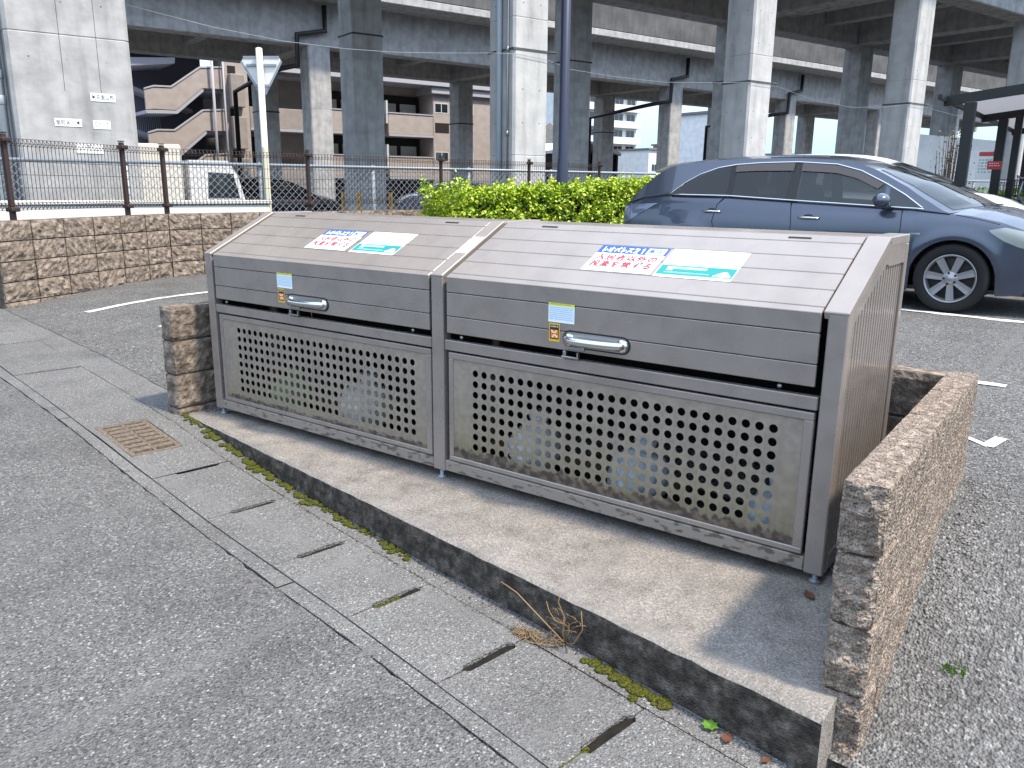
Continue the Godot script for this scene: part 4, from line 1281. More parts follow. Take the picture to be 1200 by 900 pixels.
	mb.quad(Vector3(-3.72, 0.24, -0.60), Vector3(-3.72, 0.95, -0.56), Vector3(-3.80, 0.97, 0), Vector3(-3.80, 0.24, 0))
	obj("body", mb, paint, car)
	mb = MB.new()
	mb.span(Vector3(-3.6, 0.20, -0.78), Vector3(0.85, 0.24, 0.78))
	for ac in [0.0, -2.78]:
		for side in [-1.0, 1.0]:
			for k in 12:
				var t0 := PI * k / 12
				var t1 := PI * (k + 1) / 12
				var c := Vector3(ac, 0.325, 0)
				var p0 := c + Vector3(cos(t0), sin(t0), 0) * 0.372
				var p1 := c + Vector3(cos(t1), sin(t1), 0) * 0.372
				mb.quad(p0 + Vector3(0, 0, 0.55 * side), p1 + Vector3(0, 0, 0.55 * side), p1 + Vector3(0, 0, 0.868 * side), p0 + Vector3(0, 0, 0.868 * side))
			mb.box(Vector3(ac, 0.45, 0.55 * side), Vector3(0.72, 0.5, 0.02))
	obj("wheel_well", mb, M.black_trim, car)
	# cabin seen through the glass
	mb = MB.new()
	mb.span(Vector3(-3.3, 0.45, -0.74), Vector3(-0.35, 0.95, -0.70))
	mb.span(Vector3(-3.3, 0.45, 0.70), Vector3(-0.35, 0.95, 0.74))
	mb.span(Vector3(-3.3, 0.40, -0.72), Vector3(-0.30, 0.45, 0.72))
	mb.span(Vector3(-0.62, 0.45, -0.70), Vector3(-0.05, 0.985, 0.70), 0.05)
	mb.span(Vector3(-3.4, 0.45, -0.70), Vector3(-2.75, 0.98, 0.70), 0.03)
	obj("cabin_lining", mb, M.cabin, car)
	for sz in [[-1.62, 0.37], [-1.62, -0.37], [-2.45, 0.40], [-2.45, -0.40]]:
		mb = MB.new()
		mb.box(Vector3(sz[0] + 0.22, 0.60, sz[1]), Vector3(0.52, 0.20, 0.50), 0.06)
		mb.box(Vector3(sz[0] - 0.10, 0.90, sz[1]), Vector3(0.16, 0.62, 0.50), 0.06, Basis(Vector3.BACK, 0.22))
		mb.box(Vector3(sz[0] - 0.20, 1.27, sz[1]), Vector3(0.10, 0.19, 0.27), 0.04, Basis(Vector3.BACK, 0.18))
		obj("seat", mb, M.cabin_cloth, car)
	mb = MB.new(true)
	var sw := []
	for k in 21:
		var t := TAU * k / 20
		sw.append(Vector3(-0.92, 0.98, 0.37) + Vector3(-0.35, 0.94, 0).normalized().cross(Vector3.BACK).rotated(Vector3(-0.94, 0.35, 0).normalized(), t) * 0.18)
	mb.tube(sw, 0.014, 6)
	obj("steering_wheel", mb, M.black_trim, car)
	for ac in [0.0, -2.78]:
		build_wheel(car, Vector3(ac, 0.332, 0.872), 1.0, 0.32)
		build_wheel(car, Vector3(ac, 0.332, -0.872), -1.0, 0.0)
	# glass
	var ws := MB.new(true)
	ws.grid(24, 16, func(u: float, v: float) -> Vector3: return arch.call(lerpf(-0.80, -0.13, u), lerpf(-0.90, 0.90, v), 0.006), false)
	obj("windscreen", ws, M.glass_green, car)
	ws = MB.new(true)
	ws.grid(12, 16, func(u: float, v: float) -> Vector3:
		var p: Vector3 = arch.call(lerpf(-3.48, -3.14, u), lerpf(-0.85, 0.85, v), 0.004)
		return p + Vector3(-0.004, 0, 0), false)
	obj("rear_window", ws, M.glass_dark, car)
	for side in [1.0, -1.0]:
		obj("quarter_window", car_patch([[-2.99, 1.092], [-2.86, 1.195], [-2.68, 1.295], [-2.48, 1.365], [-2.33, 1.395]], [[-2.98, 1.088], [-2.31, 1.088]], 0.003, side), M.glass_dark, car)
		obj("rear_door_window", car_patch([[-2.27, 1.398], [-2.0, 1.418], [-1.63, 1.422]], [[-2.27, 1.084], [-1.65, 1.052]], 0.003, side), M.glass_dark, car)
		obj("front_door_window", car_patch([[-1.55, 1.420], [-1.2, 1.395], [-0.95, 1.325], [-0.69, 1.205]], [[-1.55, 1.048], [-0.68, 1.002]], 0.003, side), M.glass_green, car)
		obj("quarter_light", car_patch([[-0.645, 1.178], [-0.5, 1.10], [-0.36, 0.998]], [[-0.645, 0.998], [-0.36, 0.984]], 0.003, side, 10), M.glass_green, car)
		if not full:
			continue
		obj("pillar_trim", car_patch([[-2.335, 1.398], [-2.26, 1.402]], [[-2.32, 1.085], [-2.26, 1.082]], 0.0035, side, 2), M.black_trim, car)
		obj("pillar_trim", car_patch([[-1.65, 1.425], [-1.55, 1.425]], [[-1.67, 1.048], [-1.55, 1.045]], 0.0035, side, 2), M.black_trim, car)
		obj("door_visor", car_patch([[-2.27, 1.402], [-2.0, 1.422], [-1.63, 1.426]], [[-2.27, 1.335], [-2.0, 1.345], [-1.63, 1.345]], 0.018, side, 12, 2), M.visor, car)
		obj("door_visor", car_patch([[-1.55, 1.424], [-1.2, 1.399], [-0.95, 1.329], [-0.71, 1.215]], [[-1.55, 1.342], [-1.2, 1.322], [-0.98, 1.268], [-0.76, 1.165]], 0.018, side, 14, 2), M.visor, car)
		obj("window_trim", car_tube([[-3.02, 1.085], [-2.87, 1.205], [-2.69, 1.308], [-2.48, 1.38], [-2.28, 1.412], [-2.0, 1.43], [-1.6, 1.435], [-1.2, 1.408], [-0.95, 1.342], [-0.68, 1.212], [-0.5, 1.112], [-0.31, 0.98], [-0.6, 0.992], [-1.6, 1.041], [-2.3, 1.078], [-3.02, 1.085]], 0.0085, 0.004, side), M.chrome, car)
		obj("shut_line", car_tube([[-2.30, 1.40], [-2.33, 1.08], [-2.42, 0.98], [-2.46, 0.80], [-2.40, 0.62]], 0.0045, 0.0, side), M.black_trim, car)
		obj("shut_line", car_tube([[-1.59, 1.42], [-1.60, 1.04], [-1.57, 0.80], [-1.57, 0.22]], 0.0045, 0.0, side), M.black_trim, car)
		obj("shut_line", car_tube([[-0.50, 0.98], [-0.49, 0.80], [-0.50, 0.50], [-0.55, 0.22]], 0.0045, 0.0, side), M.black_trim, car)
		obj("shut_line", car_tube([[-0.02, 0.93], [0.15, 0.90], [0.35, 0.855]], 0.0035, 0.0, side), M.black_trim, car)
		for hx in [-2.475, -1.39]:
			var hd := MB.new(true)
			var hy := 0.905 if hx < -2.0 else 0.865
			var z := car_n(hx, hy)
			hd.tube([Vector3(hx - 0.105, hy, (z - 0.004) * side), Vector3(hx - 0.085, hy, (z + 0.020) * side), Vector3(hx, hy + 0.003, (z + 0.030) * side), Vector3(hx + 0.085, hy, (z + 0.022) * side), Vector3(hx + 0.11, hy, (z - 0.002) * side)], 0.0125, 8)
			var dh := obj("door_handle", hd, M.chrome, car)
			hd = MB.new(true)
			hd.ball(Vector3(hx, hy + 0.006, (z - 0.002) * side), Vector3(0.06, 0.032, 0.006), 14, 8)
			obj("handle_cup", hd, M.black_trim, dh)
		var mm := MB.new(true)
		mm.ball(Vector3(-0.67, 1.055, 1.0 * side), Vector3(0.09, 0.073, 0.105), 20, 12, func(d: Vector3) -> float: return 1.0 - 0.12 * maxf(0, -d.x) * 1.5 + 0.06 * absf(d.z))
		mm.tube([Vector3(-0.62, 1.0, 0.80 * side), Vector3(-0.64, 1.01, 0.95 * side)], 0.035, 8)
		obj("door_mirror", mm, paint, car)
		obj("side_marker", car_patch([[-0.405, 0.752], [-0.30, 0.755]], [[-0.40, 0.736], [-0.305, 0.738]], 0.008, side, 6, 2), M.lamp_clear, car)
		obj("headlight", car_patch([[0.27, 0.800], [0.40, 0.828], [0.56, 0.795], [0.72, 0.715], [0.86, 0.61]], [[0.30, 0.770], [0.40, 0.705], [0.52, 0.655], [0.68, 0.615], [0.84, 0.56]], 0.006, side), M.lamp_clear, car)
		obj("tail_light", car_patch([[-3.67, 0.93], [-3.5, 0.965], [-3.16, 0.985]], [[-3.68, 0.72], [-3.5, 0.80], [-3.22, 0.955]], 0.006, side), M.tail_clear, car)
		obj("fog_light", car_patch([[0.60, 0.47], [0.72, 0.48]], [[0.60, 0.41], [0.72, 0.42]], 0.006, side, 6, 2), M.chrome, car)
	if full:
		mb = MB.new()
		mb.bar(Vector3(0.12, 1.012, 0.20), Vector3(-0.16, 1.018, 0.62), 0.02, 0.012)
		mb.bar(Vector3(0.20, 1.015, -0.45), Vector3(0.16, 1.03, 0.10), 0.02, 0.012)
		obj("wiper", mb, M.black_trim, car)
		mb = MB.new(true)
		mb.grid(6, 14, func(u: float, v: float) -> Vector3:
			var p: Vector3 = arch.call(lerpf(-3.26, -3.02, u), lerpf(-0.92, 0.92, v), 0.012)
			return p + Vector3(-0.06 * (1.0 - u), 0.035 * (1.0 - u), 0), false)
		obj("roof_spoiler", mb, paint, car)
	return car

# ------------------------------------------------------------------ the railway viaduct
# its own frame: x along the tracks, -z across them, origin under the photographer
const VO := Vector3(4.189, 0, 2.661)
const VTURN := 1.28195

func vroot(called: String, label: String, category: String, group := "") -> Node3D:
	return thing(called, label, category, VO, VTURN, group)

func column_mesh(w: float, d: float, y0: float, y1: float, lifts: Array) -> MB:
	var mb := MB.new()
	var ring := func(y: float, inset: float) -> PackedVector3Array:
		var c := 0.045
		var hw := w * 0.5 - inset
		var hd := d * 0.5 - inset
		var p := PackedVector3Array()
		for s in [[1, 1, 0], [1, 1, 1], [-1, 1, 0], [-1, 1, 1], [-1, -1, 0], [-1, -1, 1], [1, -1, 0], [1, -1, 1]]:
			var first: bool = (s[2] == 0) == (s[0] * s[1] > 0)
			p.append(Vector3(s[0] * (hw - (0.0 if first else c)), y, s[1] * (hd - (c if first else 0.0))))
		return p
	var r := [ring.call(y0, 0.0)]
	for l in lifts:
		r.append_array([ring.call(l - 0.012, 0.0), ring.call(l, 0.008), ring.call(l + 0.012, 0.0)])
	r.append(ring.call(y1, 0.0))
	mb.rings(r)
	return mb

func build_deck(v: Node3D, ta: float, tb: float, rows: Array, wcol: float, cols: Array, l0: float, l1: float, ybeam: float, yslab: float) -> void:
	for k in rows.size():
		for l in cols[k]:
			var c := obj("column", column_mesh(wcol, wcol, -0.4, ybeam + 0.02, [1.9 + 0.2 * k, 4.35]), M.concrete_pale if k == 0 and ta < 20.0 else M.concrete, v)
			c.position = Vector3(l, 0, -rows[k])
	for k in rows.size():
		var mb := MB.new()
		var n := 1 if k < 2 else 1
		mb.span(Vector3(l0, ybeam, -rows[k] - 0.38), Vector3(l1, yslab + 0.02, -rows[k] + 0.38), 0.03)
		obj("long_beam", mb, M.concrete, v)
	# cross beams at the columns and two shallower ones between
	var t0: float = rows[0]
	var t1: float = rows[1]
	for i in cols[0].size():
		var l: float = cols[0][i]
		var mb := MB.new()
		mb.span(Vector3(l - 0.36, ybeam + 0.04, -t1 + 0.38), Vector3(l + 0.36, yslab + 0.02, -t0 - 0.38), 0.03)
		obj("cross_beam", mb, M.concrete, v)
		if i < cols[0].size() - 1:
			var nx: float = cols[0][i + 1]
			for f in [0.35, 0.68]:
				mb = MB.new()
				var m := lerpf(l, nx, f)
				mb.span(Vector3(m - 0.22, ybeam + 0.5, -t1 + 0.38), Vector3(m + 0.22, yslab + 0.02, -t0 - 0.38), 0.03)
				obj("cross_beam", mb, M.concrete, v)
	var s := MB.new()
	s.span(Vector3(l0, yslab, -tb), Vector3(l1, yslab + 0.32, -ta), 0.03)
	obj("deck_slab", s, M.concrete, v)
	for t in [ta, tb - 0.22]:
		var p := MB.new()
		p.span(Vector3(l0, yslab + 0.325, -t - 0.22), Vector3(l1, yslab + 1.55, -t), 0.02)
		# drip edge and coping
		p.span(Vector3(l0, yslab + 1.552, -t - 0.25), Vector3(l1, yslab + 1.66, -t + 0.03), 0.02)
		obj("parapet", p, M.concrete if ta < 20.0 else M.concrete_dark, v)  # rear parapets: shade of the near deck put into a darker concrete

func build_viaducts() -> void:
	var v := vroot("railway_viaduct", "near concrete railway viaduct with pale square columns behind the hedge and the parked car", "viaduct")
	build_deck(v, 11.9, 21.6, [13.3, 19.8], 0.82, [[9.93, 16.77, 23.9, 31.4, 38.8, 46.2, 53.6], [-5.0, 2.2, 9.85, 16.8, 24.0, 31.8, 39.2, 46.6, 54.0]], -14.0, 64.0, 6.78, 8.15)
	# fixings round the columns for the messenger wire
	for q in [[9.93, 3.80], [16.77, 3.76], [23.9, 3.72]]:
		var mb := MB.new()
		mb.span(Vector3(q[0] - 0.42, q[1] - 0.02, -13.72), Vector3(q[0] + 0.42, q[1] + 0.02, -12.88))
		mb.tube([Vector3(q[0] + 0.40, q[1], -12.87), Vector3(q[0] + 0.56, q[1], -12.86)], 0.02, 6)
		obj("clamp", mb, M.concrete_dark, v)
	for l in [9.85, 16.8, 24.0]:
		var mb := MB.new()
		mb.span(Vector3(l - 0.418, 4.9, -20.218), Vector3(l + 0.418, 4.94, -19.382))
		obj("clamp", mb, M.black_pipe, v)
	var mp := MB.new(true)
	mp.tube([Vector3(9.46, -0.2, -13.28), Vector3(9.46, 6.7, -13.28)], 0.055, 10)
	obj("drain_pipe", mp, M.pipe_blue, v)
	mp = MB.new(true)
	mp.tube([Vector3(9.495, -0.2, -13.05), Vector3(9.495, 6.7, -13.05)], 0.018, 8)
	for y in [0.8, 2.3, 3.8]:
		mp.ball(Vector3(9.49, y, -13.05), Vector3(0.035, 0.06, 0.035), 8, 6)
	obj("cable_conduit", mp, M.steel, v)
	var r := vroot("railway_viaduct", "second concrete railway viaduct running parallel behind the near one", "viaduct")
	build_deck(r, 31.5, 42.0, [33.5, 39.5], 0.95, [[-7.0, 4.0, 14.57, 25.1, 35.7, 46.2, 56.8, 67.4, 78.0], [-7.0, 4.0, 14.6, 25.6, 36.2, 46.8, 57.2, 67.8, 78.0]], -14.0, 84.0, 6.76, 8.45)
	for l in [14.6, 25.6, 36.2]:
		var mb := MB.new()
		mb.span(Vector3(l - 0.487, 4.6, -39.99), Vector3(l + 0.487, 4.66, -39.01))
		obj("clamp", mb, M.black_pipe, r)
	for q in [9.93, 16.77, 23.9]:
		var mb := MB.new()
		for y in [0.7, 1.4, 2.5, 3.1, 4.6, 5.3, 6.0]:
			for dx in [-0.2, 0.2]:
				mb.lathe([[0.0, 0.003], [0.011, 0.003], [0.013, 0.0]], Vector3(q + dx, y, -12.89), Vector3.BACK, 8)
				mb.lathe([[0.0, 0.003], [0.011, 0.003], [0.013, 0.0]], Vector3(q - 0.41, y, -13.3 + dx), Vector3.LEFT, 8)
		stuff(obj("tie_holes", mb, M.concrete_dark, v))
	# dark rainwater pipes slung under the decks
	for sp in [[34.7, 33.0], [45.3, 33.0], [13.2, 33.0]]:
		var l: float = sp[0]
		var t: float = sp[1]
		var mb := MB.new(true)
		mb.tube([Vector3(l + 1.6, 8.3, -t + 0.1), Vector3(l + 1.6, 7.35, -t + 0.1), Vector3(l + 0.4, 7.1, -t + 0.1), Vector3(l + 0.4, 5.95, -t + 0.05), Vector3(l - 0.3, 5.8, -t - 0.8), Vector3(l - 0.2, 5.4, -t - 5.9), Vector3(l - 0.2, 0.0, -t - 5.95)], 0.11, 8)
		obj("rainwater_pipe", mb, M.black_pipe, r)
	# the big pier on the left carries both decks' ends
	var pm := column_mesh(1.48, 1.5, -0.4, 9.0, [3.2, 5.8])
	var pier := vroot("concrete_pier", "broad pale concrete pier with three small white signs behind the mesh fence", "pier")
	var pc := obj("shaft", pm, M.concrete, pier)
	pc.position = Vector3(2.10, 0, -13.45)
	var pl := MB.new()
	for l in [1.98, 2.42]:
		pl.span(Vector3(l, 2.5, -12.702), Vector3(l + 0.006, 9.0, -12.698))
	obj("form_joint", pl, M.concrete_dark, pier)
	pl = MB.new()
	for l in [1.58, 2.02, 2.5]:
		for y in [2.9, 3.6, 4.3]:
			pl.lathe([[0.0, 0.002], [0.012, 0.002]], Vector3(l + 0.03 * sin(y * 9.0), y, -12.702), Vector3.BACK, 8)
	stuff(obj("tie_holes", pl, M.concrete_dark, pier))
	var pb := MB.new(true)
	pb.tube([Vector3(1.24, -0.3, -13.0), Vector3(1.24, 9.0, -13.0)], 0.085, 14)
	for y in [2.62, 2.30]:
		pb.lathe([[0.086, 0.0], [0.094, 0.01], [0.094, 0.11], [0.086, 0.12]], Vector3(1.24, y, -13.0), Vector3.UP, 14)
	tag(obj("drain_pipe", pb, M.pipe_blue), "thick pale blue drain pipe running down beside the broad pier", "pipe").position = VO
	get_child(get_child_count() - 1).rotation.y = VTURN
	# small signs on the pier
	for sp in [["sign_plate", 2.28, 2.50, 0.31, 0.105, ">花園広野", "small white rectangular sign with an arrow pointing right, uppermost on the broad pier"], ["sign_plate", 1.815, 2.152, 0.325, 0.10, "留町あり<", "small white sign with an arrow pointing left, lower on the broad pier"], ["sign_plate", 2.28, 2.148, 0.215, 0.112, "Ct-1", "small rounded white number plate beside the lower arrow sign on the broad pier"]]:
		var w := int(sp[3] * 1600)
		var h := int(sp[4] * 1600)
		var im := pic(w, h, Color(0.90, 0.90, 0.90))
		var n: int = sp[5].length()
		write(im, sp[5], w * 0.05, h * 0.16, w * 0.9 / n, h * 0.68, 9, Color(0.10, 0.10, 0.12))
		var s := sheet(Vector3(sp[1], sp[2], -12.694), Vector3(sp[3], 0, 0), Vector3(0, -sp[4], 0))
		var o := obj(sp[0], s, picmat(im))
		tag(o, sp[6], "sign", "signs on the pier")
		o.position = VO
		o.rotation.y = VTURN
	var im := pic(320, 130, Color(0.88, 0.88, 0.88))
	write(im, "21", 130, 12, 40, 46, 7, Color(0.35, 0.35, 0.38))
	small_print(im, Rect2(40, 78, 240, 18), 1, Color(0.45, 0.45, 0.48), 9)
	var bo := obj("notice_board", sheet(Vector3(2.035, 1.835, -12.692), Vector3(0.335, 0, 0), Vector3(0, -0.125, 0)), picmat(im))
	tag(bo, "white notice low on the broad pier, seen through the mesh fence", "sign", "signs on the pier")
	bo.position = VO
	bo.rotation.y = VTURN
	# messenger wire from the pier along the columns
	var path := []
	for q in [[2.85, 3.70], [4.04, 3.54], [5.06, 3.46], [6.12, 3.45], [6.97, 3.48], [7.97, 3.56], [9.0, 3.66], [9.6, 3.70], [10.25, 3.66], [10.86, 3.54], [12.02, 3.50], [13.41, 3.50], [15.3, 3.63], [16.3, 3.72], [17.4, 3.70], [18.8, 3.50], [20.6, 3.42], [22.4, 3.55], [23.5, 3.68], [25.0, 3.6], [28.0, 3.4], [31.0, 3.6]]:
		path.append(Vector3(q[0], q[1], -12.86))
	var wb := MB.new(true)
	wb.tube(path, 0.0045, 5)
	var wo := obj("messenger_wire", wb, M.galv)
	tag(wo, "thin pale wire sagging between the front columns of the viaduct", "wire")
	wo.position = VO
	wo.rotation.y = VTURN

# ------------------------------------------------------------------ fences, hedge, poles
func build_mesh_fence() -> void:
	var f := thing("mesh_fence", "brown welded mesh fence on posts along the top of the retaining wall", "fence")
	var pts := [Vector3(-4.85, 0.955, -0.98), Vector3(-5.46, 0.955, -2.50), Vector3(-5.66, 0.955, -3.12), Vector3(-5.36, 0.955, -5.15), Vector3(-5.02, 0.955, -7.6), Vector3(-4.62, 0.955, -9.5), Vector3(-4.25, 0.955, -11.3)]
	for i in pts.size():
		var mb := MB.new()
		mb.box(pts[i] + Vector3(0, 0.40, 0), Vector3(0.05, 0.86, 0.05), 0.006, Basis(Vector3.UP, 0.35))
		mb.box(pts[i] + Vector3(0, 0.842, 0), Vector3(0.058, 0.012, 0.058), 0.004, Basis(Vector3.UP, 0.35))
		var post := obj("post", mb, M.brown_steel, f)
		for y in [0.10, 0.775]:
			mb = MB.new()
			mb.box(pts[i] + Vector3(0.02, y, 0.0), Vector3(0.10, 0.045, 0.10), 0.01, Basis(Vector3.UP, 0.35))
			obj("bracket", mb, M.brown_steel, post)
	var ext := [Vector3(-4.10, 0.955, 0.55)]
	ext.append_array(pts)
	for i in ext.size() - 1:
		var a: Vector3 = ext[i]
		var b: Vector3 = ext[i + 1]
		var d := (b - a).normalized()
		var side := d.cross(Vector3.UP)
		var len := a.distance_to(b)
		var mb := MB.new()
		var n := int(len / 0.05)
		for k in n:
			var p := a + d * (0.03 + (len - 0.06) * k / (n - 1.0))
			mb.box(p + Vector3.UP * 0.44, Vector3(0.0042, 0.70, 0.0042), 0.0, Basis(Vector3.UP, 0.4))
			# the folded triangular tops and feet of the mesh
			for y in [0.79, 0.09]:
				var sg := 1.0 if y > 0.5 else -1.0
				mb.bar(p + Vector3.UP * y, p + Vector3.UP * (y - 0.045 * sg) + side * 0.035, 0.0042, 0.0042)
				mb.bar(p + Vector3.UP * (y - 0.045 * sg) + side * 0.035, p + Vector3.UP * (y - 0.07 * sg), 0.0042, 0.0042)
		for y in [0.79, 0.72, 0.57, 0.44, 0.31, 0.16, 0.09]:
			mb.bar(a + Vector3.UP * y, b + Vector3.UP * y, 0.005, 0.005)
		for y in [0.745, 0.135]:
			mb.bar(a + Vector3.UP * y + side * 0.035, b + Vector3.UP * y + side * 0.035, 0.005, 0.005)
		stuff(obj("mesh_panel", mb, M.brown_steel, f))

func build_chain_fence() -> void:
	var f := vroot("chain_link_fence", "grey chain-link fence with a pale top rail in front of the viaduct columns", "fence")
	var t := 12.25
	var y0 := 0.42
	var y1 := 1.60
	var l0 := -3.0
	var l1 := 33.0
	var posts := []
	var l := l0
	while l <= l1:
		posts.append(l)
		l += 1.85
	for x in posts:
		var mb := MB.new(true)
		mb.tube([Vector3(x, 0.0, -t - 0.03), Vector3(x, y1 + 0.02, -t - 0.03)], 0.032, 10)
		mb.ball(Vector3(x, y1 + 0.02, -t - 0.03), Vector3(0.033, 0.02, 0.033), 10, 6)
		obj("post", mb, M.galv, f)
	var tb := MB.new(true)
	tb.tube([Vector3(l0, y1, -t), Vector3(l1, y1, -t)], 0.024, 8)
	obj("top_rail", tb, M.galv, f)
	tb = MB.new(true)
	tb.tube([Vector3(l0, y0 + 0.30, -t), Vector3(l1, y0 + 0.30, -t)], 0.010, 6)
	tb.tube([Vector3(l0, y0, -t), Vector3(l1, y0, -t)], 0.010, 6)
	obj("rail", tb, M.galv, f)
	# diamond mesh
	var mb := MB.new()
	var h := y1 - y0
	var x := l0 - h
	while x < l1:
		for sg in [1.0, -1.0]:
			var a := Vector3(x, y0 if sg > 0 else y1, -t + 0.004 * sg)
			var b := Vector3(x + h, y1 if sg > 0 else y0, -t + 0.004 * sg)
			if a.x >= l0 and b.x <= l1:
				mb.bar(a, b, 0.006, 0.006)
		x += 0.105
	stuff(obj("wire_mesh", mb, M.galv, f))
	var kb := MB.new()
	kb.span(Vector3(l0, -0.3, -t - 0.10), Vector3(l1, y0 - 0.05, -t + 0.10), 0.01)
	obj("footing", kb, M.concrete, f)
	# yellow and black corner guards on the column behind
	for p in [[9.44, 19.36], [10.34, 19.36], [9.44, 20.26]]:
		var g := MB.new()
		g.span(Vector3(p[0] - 0.05, 0.0, -p[1] - 0.05), Vector3(p[0] + 0.05, 1.15, -p[1] + 0.05), 0.01)
		var go := obj("corner_guard", g, M.yellow)
		var k: int = [[9.44, 19.36], [10.34, 19.36], [9.44, 20.26]].find(p)
		tag(go, ["dull yellow guard on the left front corner of the shaded column behind the chain-link fence", "dull yellow guard on the right front corner of the shaded column behind the chain-link fence", "dull yellow guard on the rear corner of the shaded column behind the chain-link fence"][k], "guard", "column guards")
		go.position = VO
		go.rotation.y = VTURN
	# low white wall beyond the retaining wall
	var w := MB.new()
	w.span(Vector3(-1.5, -0.2, -12.0), Vector3(4.35, 1.045, -11.82), 0.015)
	w.span(Vector3(-1.5, 1.047, -12.03), Vector3(4.37, 1.10, -11.79), 0.01)
	var wo := obj("low_wall", w, M.white_paint)
	tag(wo, "low white-painted wall in front of the broad pier, seen under the mesh fence", "wall")
	wo.position = VO
	wo.rotation.y = VTURN

func leaf_mass(n: int, pick: Callable, size: float, cols: Array, sd: int) -> MB:
	rng.seed = sd
	var mb := MB.new()
	for i in n:
		var p: Vector3 = pick.call()
		var up := Vector3(rng.randf_range(-1, 1), rng.randf_range(0.1, 1.4), rng.randf_range(-1, 1)).normalized()
		var d := up.cross(Vector3(rng.randf_range(-1, 1), rng.randf_range(-1, 1), rng.randf_range(-1, 1))).normalized()
		var s := size * rng.randf_range(0.6, 1.25)
		var e := up.cross(d) * s * 0.38
		mb.col = cols[rng.randi() % cols.size()]
		var tip := p + d * s - up * s * 0.15
		var mid := p + d * s * 0.5
		mb.quad(p, mid + e, tip, mid - e)
	return mb

func build_hedge() -> void:
	var at := Vector3(-3.55, 0.10, -8.85)
	var turn := PI / 2 - 0.16
	var o := thing("hedge", "bright yellow-green clipped hedge between the bin and the viaduct", "hedge", at, turn)
	var cols := [Color(0.30, 0.42, 0.022), Color(0.38, 0.47, 0.025), Color(0.20, 0.33, 0.02), Color(0.45, 0.50, 0.05), Color(0.12, 0.22, 0.02), Color(0.26, 0.38, 0.02)]
	var n := FastNoiseLite.new()
	n.seed = 3
	n.frequency = 0.9
	var hl := 2.55
	var top := func(x: float) -> float:
		return lerpf(1.10, 1.33, clampf((x + hl) / (2 * hl), 0, 1)) * (1.0 - 0.45 * smoothstep(-hl + 0.45, -hl, x))
	# lumpy shell of shoots: points near the surface, denser on top
	var pick := func() -> Vector3:
		var x := rng.randf_range(-hl, hl)
		var h: float = top.call(x)
		var z := rng.randf_range(-0.5, 0.5)
		var y := 0.0
		if rng.randf() < 0.5:
			y = h - absf(rng.randfn(0.0, 0.06))
		else:
			y = rng.randf_range(0.05, h)
			z = (0.5 - absf(rng.randfn(0.0, 0.06))) * (1.0 if rng.randf() < 0.7 else -1.0)
			if rng.randf() < 0.12:
				x = -hl + rng.randf_range(0.0, 0.15)
				z = rng.randf_range(-0.5, 0.5)
		if n.get_noise_3d(x * 3.0, y * 3.6, z * 3.0 + 30.0) < -0.16 and y < h * 0.9:
			x = rng.randf_range(-hl, hl)
			h = top.call(x)
			y = h - absf(rng.randfn(0.0, 0.06))
		var k := 1.0 + 0.30 * n.get_noise_3d(x * 2.2, y * 2.2, z * 2.2)
		return Vector3(x, y * (1.0 + 0.12 * n.get_noise_2d(x * 2.5, z * 2.5 + 9)), z * k)
	stuff(obj("foliage", leaf_mass(56000, pick, 0.056, cols, 17), M.leaf, o))
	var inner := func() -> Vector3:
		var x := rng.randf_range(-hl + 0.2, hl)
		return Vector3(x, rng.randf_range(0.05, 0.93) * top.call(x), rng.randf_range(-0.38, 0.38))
	stuff(obj("inner_foliage", leaf_mass(16000, inner, 0.075, [Color(0.07, 0.12, 0.015), Color(0.05, 0.09, 0.012), Color(0.10, 0.15, 0.02)], 21), M.leaf, o))  # inner leaves darker: shade inside the hedge put into their colour
	# spikes of new growth
	var spr := func() -> Vector3:
		var c := float(rng.randi() % 90)
		var x := -hl + 0.1 + fposmod(c * 0.618, 1.0) * (2 * hl - 0.2)
		var z := -0.4 + fposmod(c * 0.37, 1.0) * 0.85
		var h: float = top.call(x)
		return Vector3(x + rng.randf_range(-0.03, 0.03), h + rng.randf_range(-0.05, 0.13) * fposmod(c * 0.73, 1.0) * 1.4, z + rng.randf_range(-0.03, 0.03))
	stuff(obj("shoots", leaf_mass(3600, spr, 0.045, [Color(0.42, 0.52, 0.04), Color(0.50, 0.56, 0.07)], 18), M.leaf, o))
	var tw := MB.new()
	rng.seed = 19
	for i in 160:
		var x := rng.randf_range(-hl + 0.1, hl - 0.1)
		var z := rng.randf_range(-0.3, 0.3)
		var p := Vector3(x, 0, z)
		var h: float = top.call(x)
		tw.tube([p, p + Vector3(rng.randf_range(-0.08, 0.08), h * 0.5, rng.randf_range(-0.1, 0.1)), p + Vector3(rng.randf_range(-0.2, 0.2), h * 0.93, rng.randf_range(-0.2, 0.2))], 0.010, 4, 0.003)
	stuff(obj("stems", tw, M.twig, o))

